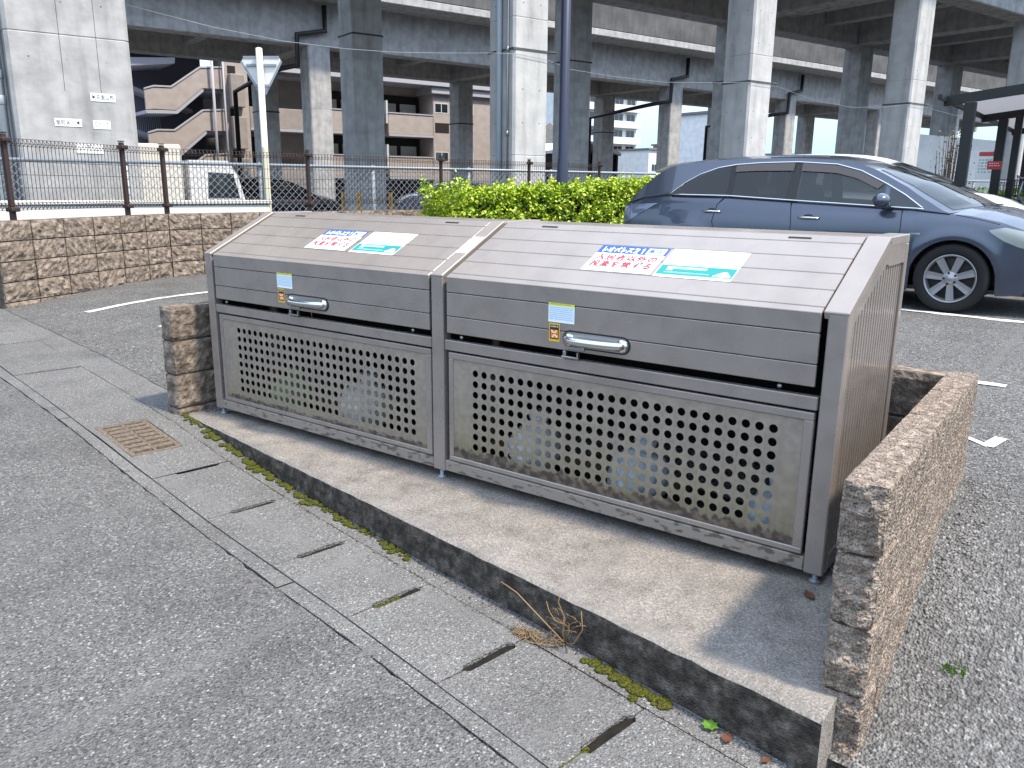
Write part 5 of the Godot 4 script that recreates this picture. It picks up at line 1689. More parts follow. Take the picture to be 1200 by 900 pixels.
func build_poles() -> void:
	var p := thing("lamp_post", "dark navy steel lamp post rising out of the hedge", "lamp post", Vector3(-3.27, 0.12, -8.55))
	var mb := MB.new(true)
	mb.lathe([[0.088, 0.0], [0.088, 1.6], [0.075, 1.64], [0.075, 6.6], [0.0, 6.62]], Vector3.ZERO, Vector3.UP, 20)
	obj("pole", mb, M.navy_pole, p)
	mb = MB.new()
	mb.box(Vector3(0, 6.6, 0.35), Vector3(0.24, 0.12, 0.7), 0.03)
	obj("lamp_head", mb, M.navy_pole, p)
	mb = MB.new()
	mb.box(Vector3(0, 0.01, 0), Vector3(0.3, 0.02, 0.3), 0.004)
	obj("base_plate", mb, M.navy_pole, p)
	# road sign seen from behind
	var s := thing("road_sign", "white pole with the back of a triangular road sign in front of the viaduct", "road sign", Vector3(-6.25, 0.0, -5.10), 0.60)
	mb = MB.new(true)
	mb.lathe([[0.047, 0.0], [0.047, 3.22], [0.0, 3.235]], Vector3.ZERO, Vector3.UP, 16)
	obj("pole", mb, M.white_paint, s)
	mb = MB.new(true)
	mb.lathe([[0.0478, 0.0], [0.0478, 1.85]], Vector3.ZERO, Vector3.UP, 16)
	obj("sleeve", mb, plain(Color(0.76, 0.75, 0.66), 0.6), s)
	mb = MB.new()
	var tri := PackedVector2Array()
	var c3 := [Vector2(-0.33, 0.27), Vector2(0.33, 0.27), Vector2(0.0, -0.30)]
	for i in 3:
		var a: Vector2 = c3[i]
		var pr: Vector2 = (c3[(i + 2) % 3] - a).normalized()
		var nx: Vector2 = (c3[(i + 1) % 3] - a).normalized()
		for k in 5:
			tri.append(a + (pr * (1 - k / 4.0) + nx * (k / 4.0)) * 0.07)
	mb.prism(tri, Vector3(0, 2.84, -0.075), Vector3.RIGHT, Vector3.UP, Vector3(0, 0, -0.004))
	obj("sign_plate", mb, plain(Color(0.80, 0.80, 0.80), 0.5), s)
	mb = MB.new()
	for y in [3.0, 2.72]:
		mb.span(Vector3(-0.22 if y > 2.9 else -0.11, y - 0.015, -0.072), Vector3(0.22 if y > 2.9 else 0.11, y + 0.015, -0.048))
	for i in 3:
		var a := Vector3(c3[i].x, c3[i].y + 2.84, -0.073)
		var b := Vector3(c3[(i + 1) % 3].x, c3[(i + 1) % 3].y + 2.84, -0.073)
		mb.bar(a.lerp(b, 0.1), a.lerp(b, 0.9), 0.012, 0.03)
	obj("bracket", mb, M.galv, s)

# ------------------------------------------------------------------ cycle shelter and bicycles on the right
func build_shelter() -> void:
	var s := thing("cycle_shelter", "dark steel cycle shelter with translucent roof panels at the right edge", "shelter")
	var roofm := plain(Color(0.72, 0.72, 0.74), 0.5)
	roofm.backlight_enabled = true
	roofm.backlight = Color(0.5, 0.5, 0.52)
	var zs := [-9.6, -12.75, -16.6]
	var arc := func(x: float) -> float: return 2.44 + 0.25 * sin(clampf((x - 1.95) / 3.2, 0, 1) * PI * 0.5)
	for z in zs:
		var mb := MB.new()
		mb.span(Vector3(2.20, 0.1, z - 0.065), Vector3(2.33, 2.42, z + 0.065), 0.008)
		obj("post", mb, M.black_trim, s)
		mb = MB.new()
		mb.span(Vector3(2.20 + 2.7, 0.1, z - 0.065), Vector3(2.33 + 2.7, 2.55, z + 0.065), 0.008)
		obj("post", mb, M.black_trim, s)
		mb = MB.new()
		for k in 10:
			var xa := lerpf(1.95, 5.2, k / 10.0)
			var xb := lerpf(1.95, 5.2, (k + 1) / 10.0)
			mb.bar(Vector3(xa, arc.call(xa), z), Vector3(xb, arc.call(xb), z), 0.07, 0.12)
		obj("roof_beam", mb, M.black_trim, s)
	for x in [1.97, 3.0, 4.1, 5.15]:
		var mb := MB.new()
		mb.bar(Vector3(x, arc.call(x) + 0.02, zs[0] + 0.4), Vector3(x, arc.call(x) + 0.02, zs[2] - 0.4), 0.05, 0.06)
		obj("purlin", mb, M.black_trim, s)
	for i in 2:
		for k in 3:
			var xa: float = [1.99, 3.02, 4.12][k]
			var xb: float = [2.98, 4.08, 5.13][k]
			var mb := MB.new()
			var za: float = zs[i] - 0.04
			var zb: float = zs[i + 1] + 0.04
			mb.quad(Vector3(xa, arc.call(xa) + 0.05, za), Vector3(xb, arc.call(xb) + 0.05, za), Vector3(xb, arc.call(xb) + 0.05, zb), Vector3(xa, arc.call(xa) + 0.05, zb))
			obj("roof_panel", mb, roofm, s)
	for z in [-12.55, -16.35]:
		var mb := MB.new()
		mb.span(Vector3(2.45, 0.1, z - 0.05), Vector3(2.55, 2.45, z + 0.05), 0.008)
		obj("post", mb, M.black_trim, s)
	# red notice strapped to the second post
	var im := pic(64, 40, Color(0.72, 0.20, 0.22))
	small_print(im, Rect2(8, 8, 48, 22), 2, Color(0.92, 0.85, 0.85), 2)
	var o := obj("red_notice", sheet(Vector3(2.13, 1.78, -12.68), Vector3(0.20, 0, 0.0), Vector3(0, -0.13, 0)), picmat(im))
	tag(o, "small red notice on a dark post of the cycle shelter", "sign")
	im = pic(64, 96, Color(0.86, 0.87, 0.86))
	im.fill_rect(Rect2i(6, 6, 52, 14), Color(0.70, 0.25, 0.26))
	small_print(im, Rect2(8, 30, 48, 50), 5, Color(0.55, 0.65, 0.66), 3)
	o = obj("white_notice", sheet(Vector3(1.72, 2.02, -14.4), Vector3(0.34, 0, 0.0), Vector3(0, -0.5, 0)), picmat(im))
	tag(o, "white notice with a red heading on the fence behind the cycle shelter", "sign")

func make_bicycle(label: String) -> Node3D:
	var b := thing("bicycle", label, "bicycle", Vector3.ZERO, 0.0, "bicycles under the cycle shelter")
	for wx in [-0.52, 0.52]:
		var t := MB.new(true)
		var path := []
		for k in 29:
			var a := TAU * k / 28
			path.append(Vector3(wx + cos(a) * 0.32, 0.335 + sin(a) * 0.32, 0))
		t.tube(path, 0.018, 6)
		var w := obj("wheel", t, M.rubber, b)
		t = MB.new()
		for k in 14:
			var a := TAU * k / 14
			t.bar(Vector3(wx, 0.335, 0.03 * (1 if k % 2 else -1)), Vector3(wx + cos(a) * 0.305, 0.335 + sin(a) * 0.305, 0), 0.003, 0.003)
		stuff(obj("spokes", t, M.steel, w))
		t = MB.new(true)
		var mg := []
		for k in 13:
			var a := lerpf(0.1, PI * 0.95, k / 12.0) if wx > 0 else lerpf(0.2, PI * 1.1, k / 12.0)
			mg.append(Vector3(wx + cos(a) * 0.365, 0.335 + sin(a) * 0.365, 0))
		t.tube(mg, 0.022, 5)
		obj("mudguard", t, M.steel, b)
	var f := MB.new(true)
	f.tube([Vector3(0.52, 0.335, 0.05), Vector3(0.40, 0.72, 0.03), Vector3(0.33, 0.98, 0)], 0.014, 6)
	f.tube([Vector3(0.38, 0.78, 0), Vector3(0.05, 0.40, 0), Vector3(-0.05, 0.30, 0)], 0.02, 6)
	f.tube([Vector3(-0.05, 0.30, 0), Vector3(-0.17, 0.78, 0)], 0.017, 6)
	f.tube([Vector3(-0.05, 0.30, 0.03), Vector3(-0.52, 0.335, 0.05)], 0.011, 6)
	f.tube([Vector3(-0.15, 0.72, 0.02), Vector3(-0.52, 0.335, 0.05)], 0.010, 6)
	obj("frame", f, M.paint_silver, b)
	f = MB.new(true)
	f.tube([Vector3(0.20, 0.98, -0.28), Vector3(0.32, 1.06, -0.15), Vector3(0.36, 1.02, 0), Vector3(0.32, 1.06, 0.15), Vector3(0.20, 0.98, 0.28)], 0.012, 6)
	obj("handlebar", f, M.steel, b)
	f = MB.new(true)
	f.ball(Vector3(-0.20, 0.83, 0), Vector3(0.14, 0.045, 0.09), 12, 8)
	obj("saddle", f, M.black_trim, b)
	f = MB.new()
	for k in 7:
		var u := k / 6.0
		for y in [0.76, 0.84, 0.92, 1.0]:
			f.bar(Vector3(0.42, y, -0.16), Vector3(0.42, y, 0.16), 0.006, 0.006)
			f.bar(Vector3(0.68, y, -0.18), Vector3(0.68, y, 0.18), 0.006, 0.006)
			f.bar(Vector3(0.42, y, -0.16), Vector3(0.68, y, -0.18), 0.006, 0.006)
			f.bar(Vector3(0.42, y, 0.16), Vector3(0.68, y, 0.18), 0.006, 0.006)
		f.bar(Vector3(0.42, 0.76, lerpf(-0.16, 0.16, u)), Vector3(0.42, 1.0, lerpf(-0.16, 0.16, u)), 0.006, 0.006)
		f.bar(Vector3(0.68, 0.76, lerpf(-0.18, 0.18, u)), Vector3(0.68, 1.0, lerpf(-0.18, 0.18, u)), 0.006, 0.006)
		f.bar(Vector3(lerpf(0.42, 0.68, u), 0.76, 0.17), Vector3(lerpf(0.42, 0.68, u), 1.0, 0.17), 0.006, 0.006)
	obj("basket", f, M.black_trim, b)
	return b

func build_bikes() -> void:
	var b := make_bicycle("bicycle with a dark wire basket, nearest of those under the cycle shelter")
	b.position = Vector3(3.0, 0.485, -11.9)
	b.rotation.y = 2.6
	copy(b, Vector3(3.15, 0.485, -12.45), 2.75, "bicycle with a dark wire basket, second row of those under the cycle shelter")
	copy(b, Vector3(3.05, 0.485, -13.3), 2.5, "bicycle with a dark wire basket, farthest of those under the cycle shelter")

# ------------------------------------------------------------------ what stands beyond the viaduct
func slabp(mb: MB, pts: Array, t: float, depth: float) -> void:   # an outline in the plane across the tracks at distance t, with real thickness
	var p := PackedVector2Array()
	for q in pts:
		p.append(Vector2(q[0], q[1]))
	mb.prism(p, Vector3(0, 0, -t), Vector3.RIGHT, Vector3.UP, Vector3(0, 0, -depth))

func win(b: Node3D, parent: Node, l0: float, l1: float, y0: float, y1: float, t: float, panes := 2, glass := "window") -> void:
	var mb := MB.new()
	var w := 0.05
	mb.span(Vector3(l0, y0, -t - 0.06), Vector3(l1, y0 + w, -t))
	mb.span(Vector3(l0, y1 - w, -t - 0.06), Vector3(l1, y1, -t))
	for k in panes + 1:
		var x := lerpf(l0, l1 - w, float(k) / panes)
		mb.span(Vector3(x, y0 + w, -t - 0.058), Vector3(x + w, y1 - w, -t - 0.002))
	var f := obj("window", mb, M.frame_white, parent)
	mb = MB.new()
	mb.span(Vector3(l0 + 0.02, y0 + 0.02, -t - 0.03), Vector3(l1 - 0.02, y1 - 0.02, -t - 0.006))
	obj("pane", mb, M[glass], f)

func build_town() -> void:
	# block of flats with an open zigzag stair at its left end
	var b := vroot("apartment_building", "beige tiled apartment building with an open zigzag stair behind the viaduct", "building")
	var mb := MB.new()
	mb.span(Vector3(9.6, -0.5, -52.0), Vector3(15.0, 8.6, -50.6))
	obj("stair_wall", mb, M.wall_mauve, b)
	mb = MB.new()
	mb.span(Vector3(17.4, -0.5, -60.0), Vector3(36.0, 8.0, -48.8))
	mb.span(Vector3(9.6, -0.5, -60.0), Vector3(17.3, 8.0, -52.1))
	obj("wall", mb, M.tile_beige, b)
	mb = MB.new()
	slabp(mb, [[10.4, 7.15], [12.72, 7.47], [12.75, 7.76], [10.4, 7.56]], 47.3, 3.2)
	slabp(mb, [[9.8, 8.3], [16.6, 8.3], [16.6, 8.7], [9.8, 8.7]], 46.7, 4.5)
	obj("stair_roof", mb, M.trim_grey, b)
	for k in 3:
		# the flights that climb the other way, behind
		mb = MB.new()
		slabp(mb, [[10.9, 3.95 + 2.2 * (k - 1)], [13.9, 2.95 + 2.2 * (k - 1)], [13.9, 3.12 + 2.2 * (k - 1)], [10.9, 4.15 + 2.2 * (k - 1)]], 48.9, 1.4)
		obj("rear_flight", mb, M.trim_grey, b)
		mb = MB.new()
		var dy := [-4.5, -2.18, 0.0][k] as float
		slabp(mb, [[11.02, 5.04 + dy], [11.39, 5.10 + dy], [12.50, 5.10 + dy], [13.95, 6.30 + dy], [15.47, 6.34 + dy], [15.54, 7.45 + dy], [13.91, 7.31 + dy], [12.37, 6.22 + dy], [11.50, 6.20 + dy], [11.02, 6.05 + dy]], 47.0, 0.16)
		var fl := obj("stair_flight", mb, M.tile_pink, b)
		mb = MB.new()
		slabp(mb, [[11.02, 6.05 + dy], [11.50, 6.20 + dy], [12.37, 6.22 + dy], [13.91, 7.31 + dy], [15.54, 7.45 + dy], [15.54, 7.53 + dy], [13.90, 7.39 + dy], [12.36, 6.30 + dy], [11.49, 6.28 + dy], [11.02, 6.12 + dy]], 46.96, 0.24)
		obj("coping", mb, M.trim_grey, fl)
		mb = MB.new()
		slabp(mb, [[11.02, 4.86 + dy], [12.58, 4.92 + dy], [14.02, 6.14 + dy], [14.02, 6.30 + dy], [13.95, 6.298 + dy], [12.50, 5.098 + dy], [11.02, 5.03 + dy]], 47.02, 3.4)
		obj("stair_slab", mb, M.trim_grey, fl)
		mb = MB.new()
		mb.span(Vector3(14.0, 6.14 + dy, -51.0), Vector3(15.5, 6.30 + dy, -47.2))
		obj("landing", mb, M.trim_grey, fl)
		mb = MB.new()
		for i in 14:
			mb.span(Vector3(11.1 + 0.105 * i, 4.0 + dy, -50.4), Vector3(11.125 + 0.105 * i, 4.9 + dy, -50.38))
		stuff(obj("railing", mb, M.frame_white, fl))
	mb = MB.new()
	mb.span(Vector3(15.06, -0.5, -48.5), Vector3(16.4, 8.4, -46.9), 0.02)
	obj("tower", mb, M.tile_pink, b)
	for y in [1.0, 3.2, 5.4]:
		mb = MB.new()
		mb.span(Vector3(15.3, y, -46.895), Vector3(16.05, y + 1.7, -46.4), 0.03)
		obj("meter_box", mb, M.tile_beige, b)
		mb = MB.new()
		mb.span(Vector3(15.32, y + 1.75, -46.91), Vector3(15.75, y + 2.15, -46.88))
		obj("vent_opening", mb, M.void_dark, b)
	for x in [14.40, 14.98]:
		mb = MB.new(true)
		mb.tube([Vector3(x, -0.2, -46.7), Vector3(x + 0.06, 8.5, -46.7)], 0.075 if x < 14.5 else 0.05, 8)
		obj("downpipe", mb, M.trim_grey, b)
	# gallery to the right of the stair
	for y in [1.3, 4.42, 7.4]:
		mb = MB.new()
		mb.span(Vector3(16.45, y, -48.7), Vector3(20.6, y + 1.1, -47.0), 0.02)
		obj("gallery", mb, M.tile_beige, b)
		mb = MB.new()
		mb.span(Vector3(16.45, y - 0.16, -48.7), Vector3(20.6, y - 0.002, -46.95))
		obj("gallery_slab", mb, M.trim_grey, b)
		win(b, b, 17.8, 18.7, y + 1.25, y + 2.0, 48.78, 2)
		mb = MB.new()
		mb.span(Vector3(16.5, y + 1.12, -48.79), Vector3(17.5, y + 2.7, -48.72))  # dark slab, doorway shade put into its colour
		obj("opening_shade", mb, M.void_dark, b)
	# balconies
	for bay in [[21.0, 24.8], [25.1, 28.3]]:
		for y in [1.85, 4.45]:
			mb = MB.new()
			mb.span(Vector3(bay[0], y, -48.6), Vector3(bay[1], y + 1.20, -47.0), 0.02)
			var bal := obj("balcony", mb, M.tile_pink, b)
			mb = MB.new()
			mb.span(Vector3(bay[0], y - 0.14, -48.6), Vector3(bay[1], y - 0.002, -46.96))
			mb.span(Vector3(bay[0], y + 1.202, -47.25), Vector3(bay[1], y + 1.27, -46.96))
			obj("balcony_edge", mb, M.trim_grey, bal)
			mb = MB.new()
			mb.span(Vector3(bay[0] + 0.05, y + 1.28, -48.79), Vector3(bay[1] - 0.05, y + 2.44, -48.70))  # dark slab behind the balcony, its shade put into the colour
			obj("recess_shade", mb, M.void_dark, bal)
			var lx: float = bay[0]
			for w in [[0.15, 0.75], [0.85, 1.45], [1.75, 2.9]]:
				win(b, bal, lx + w[0], lx + w[1], y + 0.5, y + 1.95, 48.68, 1, "curtain" if w[0] > 0.8 else "window")
			mb = MB.new()
			mb.span(Vector3(bay[0] - 0.12, y + 0.6, -48.6), Vector3(bay[0], y + 1.95, -47.05))
			obj("screen", mb, M.frame_white, bal)
	# plain wall with small windows right of the balconies
	mb = MB.new()
	mb.span(Vector3(28.32, -0.3, -49.0), Vector3(33.0, 7.6, -47.0), 0.02)
	obj("wall", mb, M.tile_pink, b)
	for y in [2.85, 5.85]:
		win(b, b, 28.42, 29.45, y, y + 0.62, 46.985, 2)
		win(b, b, 30.4, 31.4, y, y + 0.62, 46.985, 2)
	mb = MB.new()
	mb.span(Vector3(28.45, 4.65, -47.02), Vector3(29.5, 5.25, -46.985))  # flat dark sheet, shade of an opening as plain colour
	obj("opening_shade", mb, M.void_dark, b)
	mb = MB.new()
	mb.span(Vector3(17.0, 7.42, -60.2), Vector3(33.2, 8.02, -46.6), 0.03)
	mb.span(Vector3(28.1, 7.0, -49.0), Vector3(33.2, 7.41, -46.75), 0.02)
	obj("roof_edge", mb, M.trim_grey, b)
	mb = MB.new()
	mb.span(Vector3(17.5, -0.3, -48.78), Vector3(28.2, 1.68, -48.0))  # dark block, ground-floor garage shade put into its colour
	obj("garage_shade", mb, M.void_dark, b)
	# houses seen in the gap right of it
	var h := vroot("house", "white-walled house with grey roofs in the gap left of the brightest column", "house")
	mb = MB.new()
	mb.span(Vector3(38.5, -0.5, -68.0), Vector3(46.0, 5.7, -60.0))
	mb.span(Vector3(38.0, -0.5, -72.0), Vector3(47.0, 8.4, -66.0))
	obj("wall", mb, M.wall_white, h)
	mb = MB.new()
	slabp(mb, [[38.2, 6.3], [46.6, 5.6], [46.4, 5.45], [38.2, 6.1]], 59.6, 0.3)
	mb.quad(Vector3(38.0, 6.2, -59.5), Vector3(46.6, 5.6, -59.5), Vector3(46.6, 7.4, -66.0), Vector3(38.0, 7.6, -66.0))
	mb.quad(Vector3(37.6, 8.2, -65.4), Vector3(47.4, 8.2, -65.4), Vector3(46.0, 9.9, -69.0), Vector3(39.0, 9.9, -69.0))
	mb.quad(Vector3(38.6, 3.4, -57.0), Vector3(47.0, 3.9, -57.0), Vector3(47.0, 5.2, -60.1), Vector3(38.6, 4.4, -60.1))
	obj("roof", mb, M.roof_grey, h)
	win(h, h, 41.2, 42.0, 4.4, 5.3, 59.98, 2)
	win(h, h, 40.0, 41.0, 7.1, 7.8, 65.98, 2)
	# hillside house roof right of the bright column
	h = vroot("house", "grey-roofed house low in the gap right of the brightest column", "house")
	mb = MB.new()
	mb.span(Vector3(56.0, -0.5, -84.0), Vector3(66.0, 5.2, -76.0))
	obj("wall", mb, M.wall_white, h)
	mb = MB.new()
	slabp(mb, [[55.5, 5.0], [66.5, 5.0], [61.0, 8.4]], 75.6, 9.0)
	obj("roof", mb, M.roof_grey, h)
	win(h, h, 58.0, 59.6, 2.6, 3.8, 75.98, 2)
	# white flats far off
	b = vroot("apartment_building", "tall white apartment building with rows of balconies far behind the viaduct", "building")
	mb = MB.new()
	mb.span(Vector3(92.0, -0.5, -124.0), Vector3(110.0, 17.2, -111.2))
	obj("wall", mb, M.wall_white, b)
	for k in 6:
		var y := 0.6 + 2.75 * k
		mb = MB.new()
		mb.span(Vector3(92.0, y, -111.2), Vector3(110.0, y + 1.15, -110.0), 0.02)
		obj("balcony", mb, M.wall_white, b)
		mb = MB.new()
		mb.span(Vector3(92.0, y + 2.72, -111.19), Vector3(110.0, y + 2.748, -110.0))
		obj("balcony_slab", mb, M.trim_grey, b)
		for m in 6:
			win(b, b, 92.5 + 2.95 * m, 94.6 + 2.95 * m, y + 1.2, y + 2.45, 111.1, 2)
	# open-fronted carport
	var c := vroot("carport", "dark open carport with a pale gable roof under the viaduct", "carport")
	mb = MB.new()
	slabp(mb, [[36.6, 3.55], [36.6, 3.75], [39.2, 4.42], [42.1, 3.70], [42.1, 3.50], [39.2, 4.24]], 44.0, 9.0)
	obj("roof", mb, M.wall_white, c)
	mb = MB.new()
	mb.span(Vector3(36.7, -0.3, -52.9), Vector3(42.0, 3.6, -52.6))
	mb.span(Vector3(36.7, -0.3, -52.6), Vector3(36.9, 3.6, -44.2))
	mb.span(Vector3(41.8, -0.3, -52.6), Vector3(42.0, 3.6, -44.2))
	slabp(mb, [[36.9, 3.5], [41.8, 3.5], [39.2, 4.2]], 46.0, 0.2)
	obj("wall", mb, M.void_dark, c)
	# low orange and white buildings on the skyline
	var spec := [
		[112.2, 124.0, 8.7, 100.0, M.wall_orange, "low orange-brown building on the skyline between two far columns"],
		[103.0, 112.0, 7.5, 101.0, M.wall_white, "low white building on the skyline beside the orange-brown one"],
		[84.0, 92.0, 10.5, 70.0, M.wall_white, "white three-storey building seen between the far columns behind the car roof"],
		[124.0, 160.0, 7.0, 90.0, M.wall_orange, "long low orange building seen over the car roof between the columns"],
	]
	for s in spec:
		h = vroot("town_building", s[5], "building")
		mb = MB.new()
		mb.span(Vector3(s[0], -0.5, -s[3] - 9.0), Vector3(s[1], s[2], -s[3]))
		obj("wall", mb, s[4], h)
		mb = MB.new()
		mb.span(Vector3(s[0] - 0.3, s[2] + 0.003, -s[3] - 9.3), Vector3(s[1] + 0.3, s[2] + 0.3, -s[3] + 0.3))
		obj("roof", mb, M.roof_grey, h)
		var x: float = s[0] + 0.8
		while x < s[1] - 1.6:
			for y in [1.2, 4.0, 6.8]:
				if y + 1.4 < s[2]:
					win(h, h, x, x + 1.3, y, y + 1.2, s[3] - 0.02, 2)
			x += 2.6
	# white boarding behind the cycle shelter
	h = vroot("white_hoarding", "tall white hoarding behind the cycle shelter", "hoarding")
	for k in 9:
		mb = MB.new()
		mb.span(Vector3(30.0 + 1.82 * k, 0.0, -16.2), Vector3(31.8 + 1.82 * k, 3.3, -16.12), 0.01)
		obj("panel", mb, M.wall_white, h)
	mb = MB.new()
	mb.span(Vector3(30.0, 0.55, -16.1), Vector3(46.4, 0.62, -16.05))
	obj("rail", mb, M.galv, h)

func build_vehicles() -> void:
	build_car("parked_car", "blue-grey estate car parked behind the bin", "car", M.paint_blue, Vector3(2.83, 0.165, -6.99), 0.0, true)
	build_car("parked_car", "white car parked beyond the blue-grey one, only its bonnet showing", "car", M.paint_white, Vector3(2.30, 0.275, -9.6), -0.02, false)
	# behind the chain-link fence
	var V := func(l: float, t: float) -> Vector3: return VO + Vector3(0.2848, 0, -0.9586) * l + Vector3(-0.9586, 0, -0.2848) * t
	build_car("parked_car", "dark car behind the chain-link fence, left of the white road-sign pole", "car", M.paint_black, V.call(10.6, 25.5), VTURN + 0.15, false)
	build_car("parked_car", "dark blue car behind the chain-link fence, by the shaded column with yellow guards", "car", M.paint_blue, V.call(17.4, 30.0), VTURN + PI, false)
	build_car("parked_car", "dark car behind the chain-link fence, just left of the hedge", "car", M.paint_black, V.call(22.6, 29.0), VTURN + PI / 2, false)
	build_car("parked_car", "silver car under the viaduct, seen over the hedge", "car", M.paint_black, V.call(33.0, 27.0), VTURN + 0.1, false)
	# small box truck
	var t := vroot("box_truck", "small white box truck behind the chain-link fence beside the broad pier", "truck")
	var mb := MB.new()
	mb.span(Vector3(1.3, 0.86, -16.5), Vector3(4.02, 1.97, -15.0), 0.03)
	obj("cargo_box", mb, plain(Color(0.78, 0.77, 0.74), 0.6), t)
	mb = MB.new()
	mb.span(Vector3(1.3, 0.62, -16.45), Vector3(4.02, 0.858, -14.99), 0.02)
	obj("chassis", mb, M.galv, t)
	mb = MB.new()
	mb.prism(PackedVector2Array([Vector2(4.12, 0.45), Vector2(5.02, 0.45), Vector2(5.10, 0.95), Vector2(4.96, 1.48), Vector2(4.80, 1.72), Vector2(4.12, 1.72)]), Vector3(0, 0, -15.02), Vector3.RIGHT, Vector3.UP, Vector3(0, 0, -1.4))
	var cab := obj("cab", mb, M.paint_white, t)
	mb = MB.new()
	mb.prism(PackedVector2Array([Vector2(4.42, 1.08), Vector2(4.98, 1.08), Vector2(4.88, 1.50), Vector2(4.45, 1.52)]), Vector3(0, 0, -15.01), Vector3.RIGHT, Vector3.UP, Vector3(0, 0, -0.02))
	obj("side_window", mb, M.window, cab)
	mb = MB.new()
	mb.quad(Vector3(5.08, 1.04, -15.1), Vector3(5.08, 1.04, -16.3), Vector3(4.94, 1.58, -16.3), Vector3(4.94, 1.58, -15.1))
	obj("windscreen", mb, M.window, cab)
	for x in [1.9, 4.5]:
		mb = MB.new(true)
		mb.lathe([[0.0, 0.0], [0.16, 0.0], [0.17, 0.02], [0.26, 0.02], [0.28, -0.05], [0.28, -0.16], [0.0, -0.16]], Vector3(x, 0.45, -14.99), Vector3.BACK, 24)
		obj("wheel", mb, M.rubber, t)

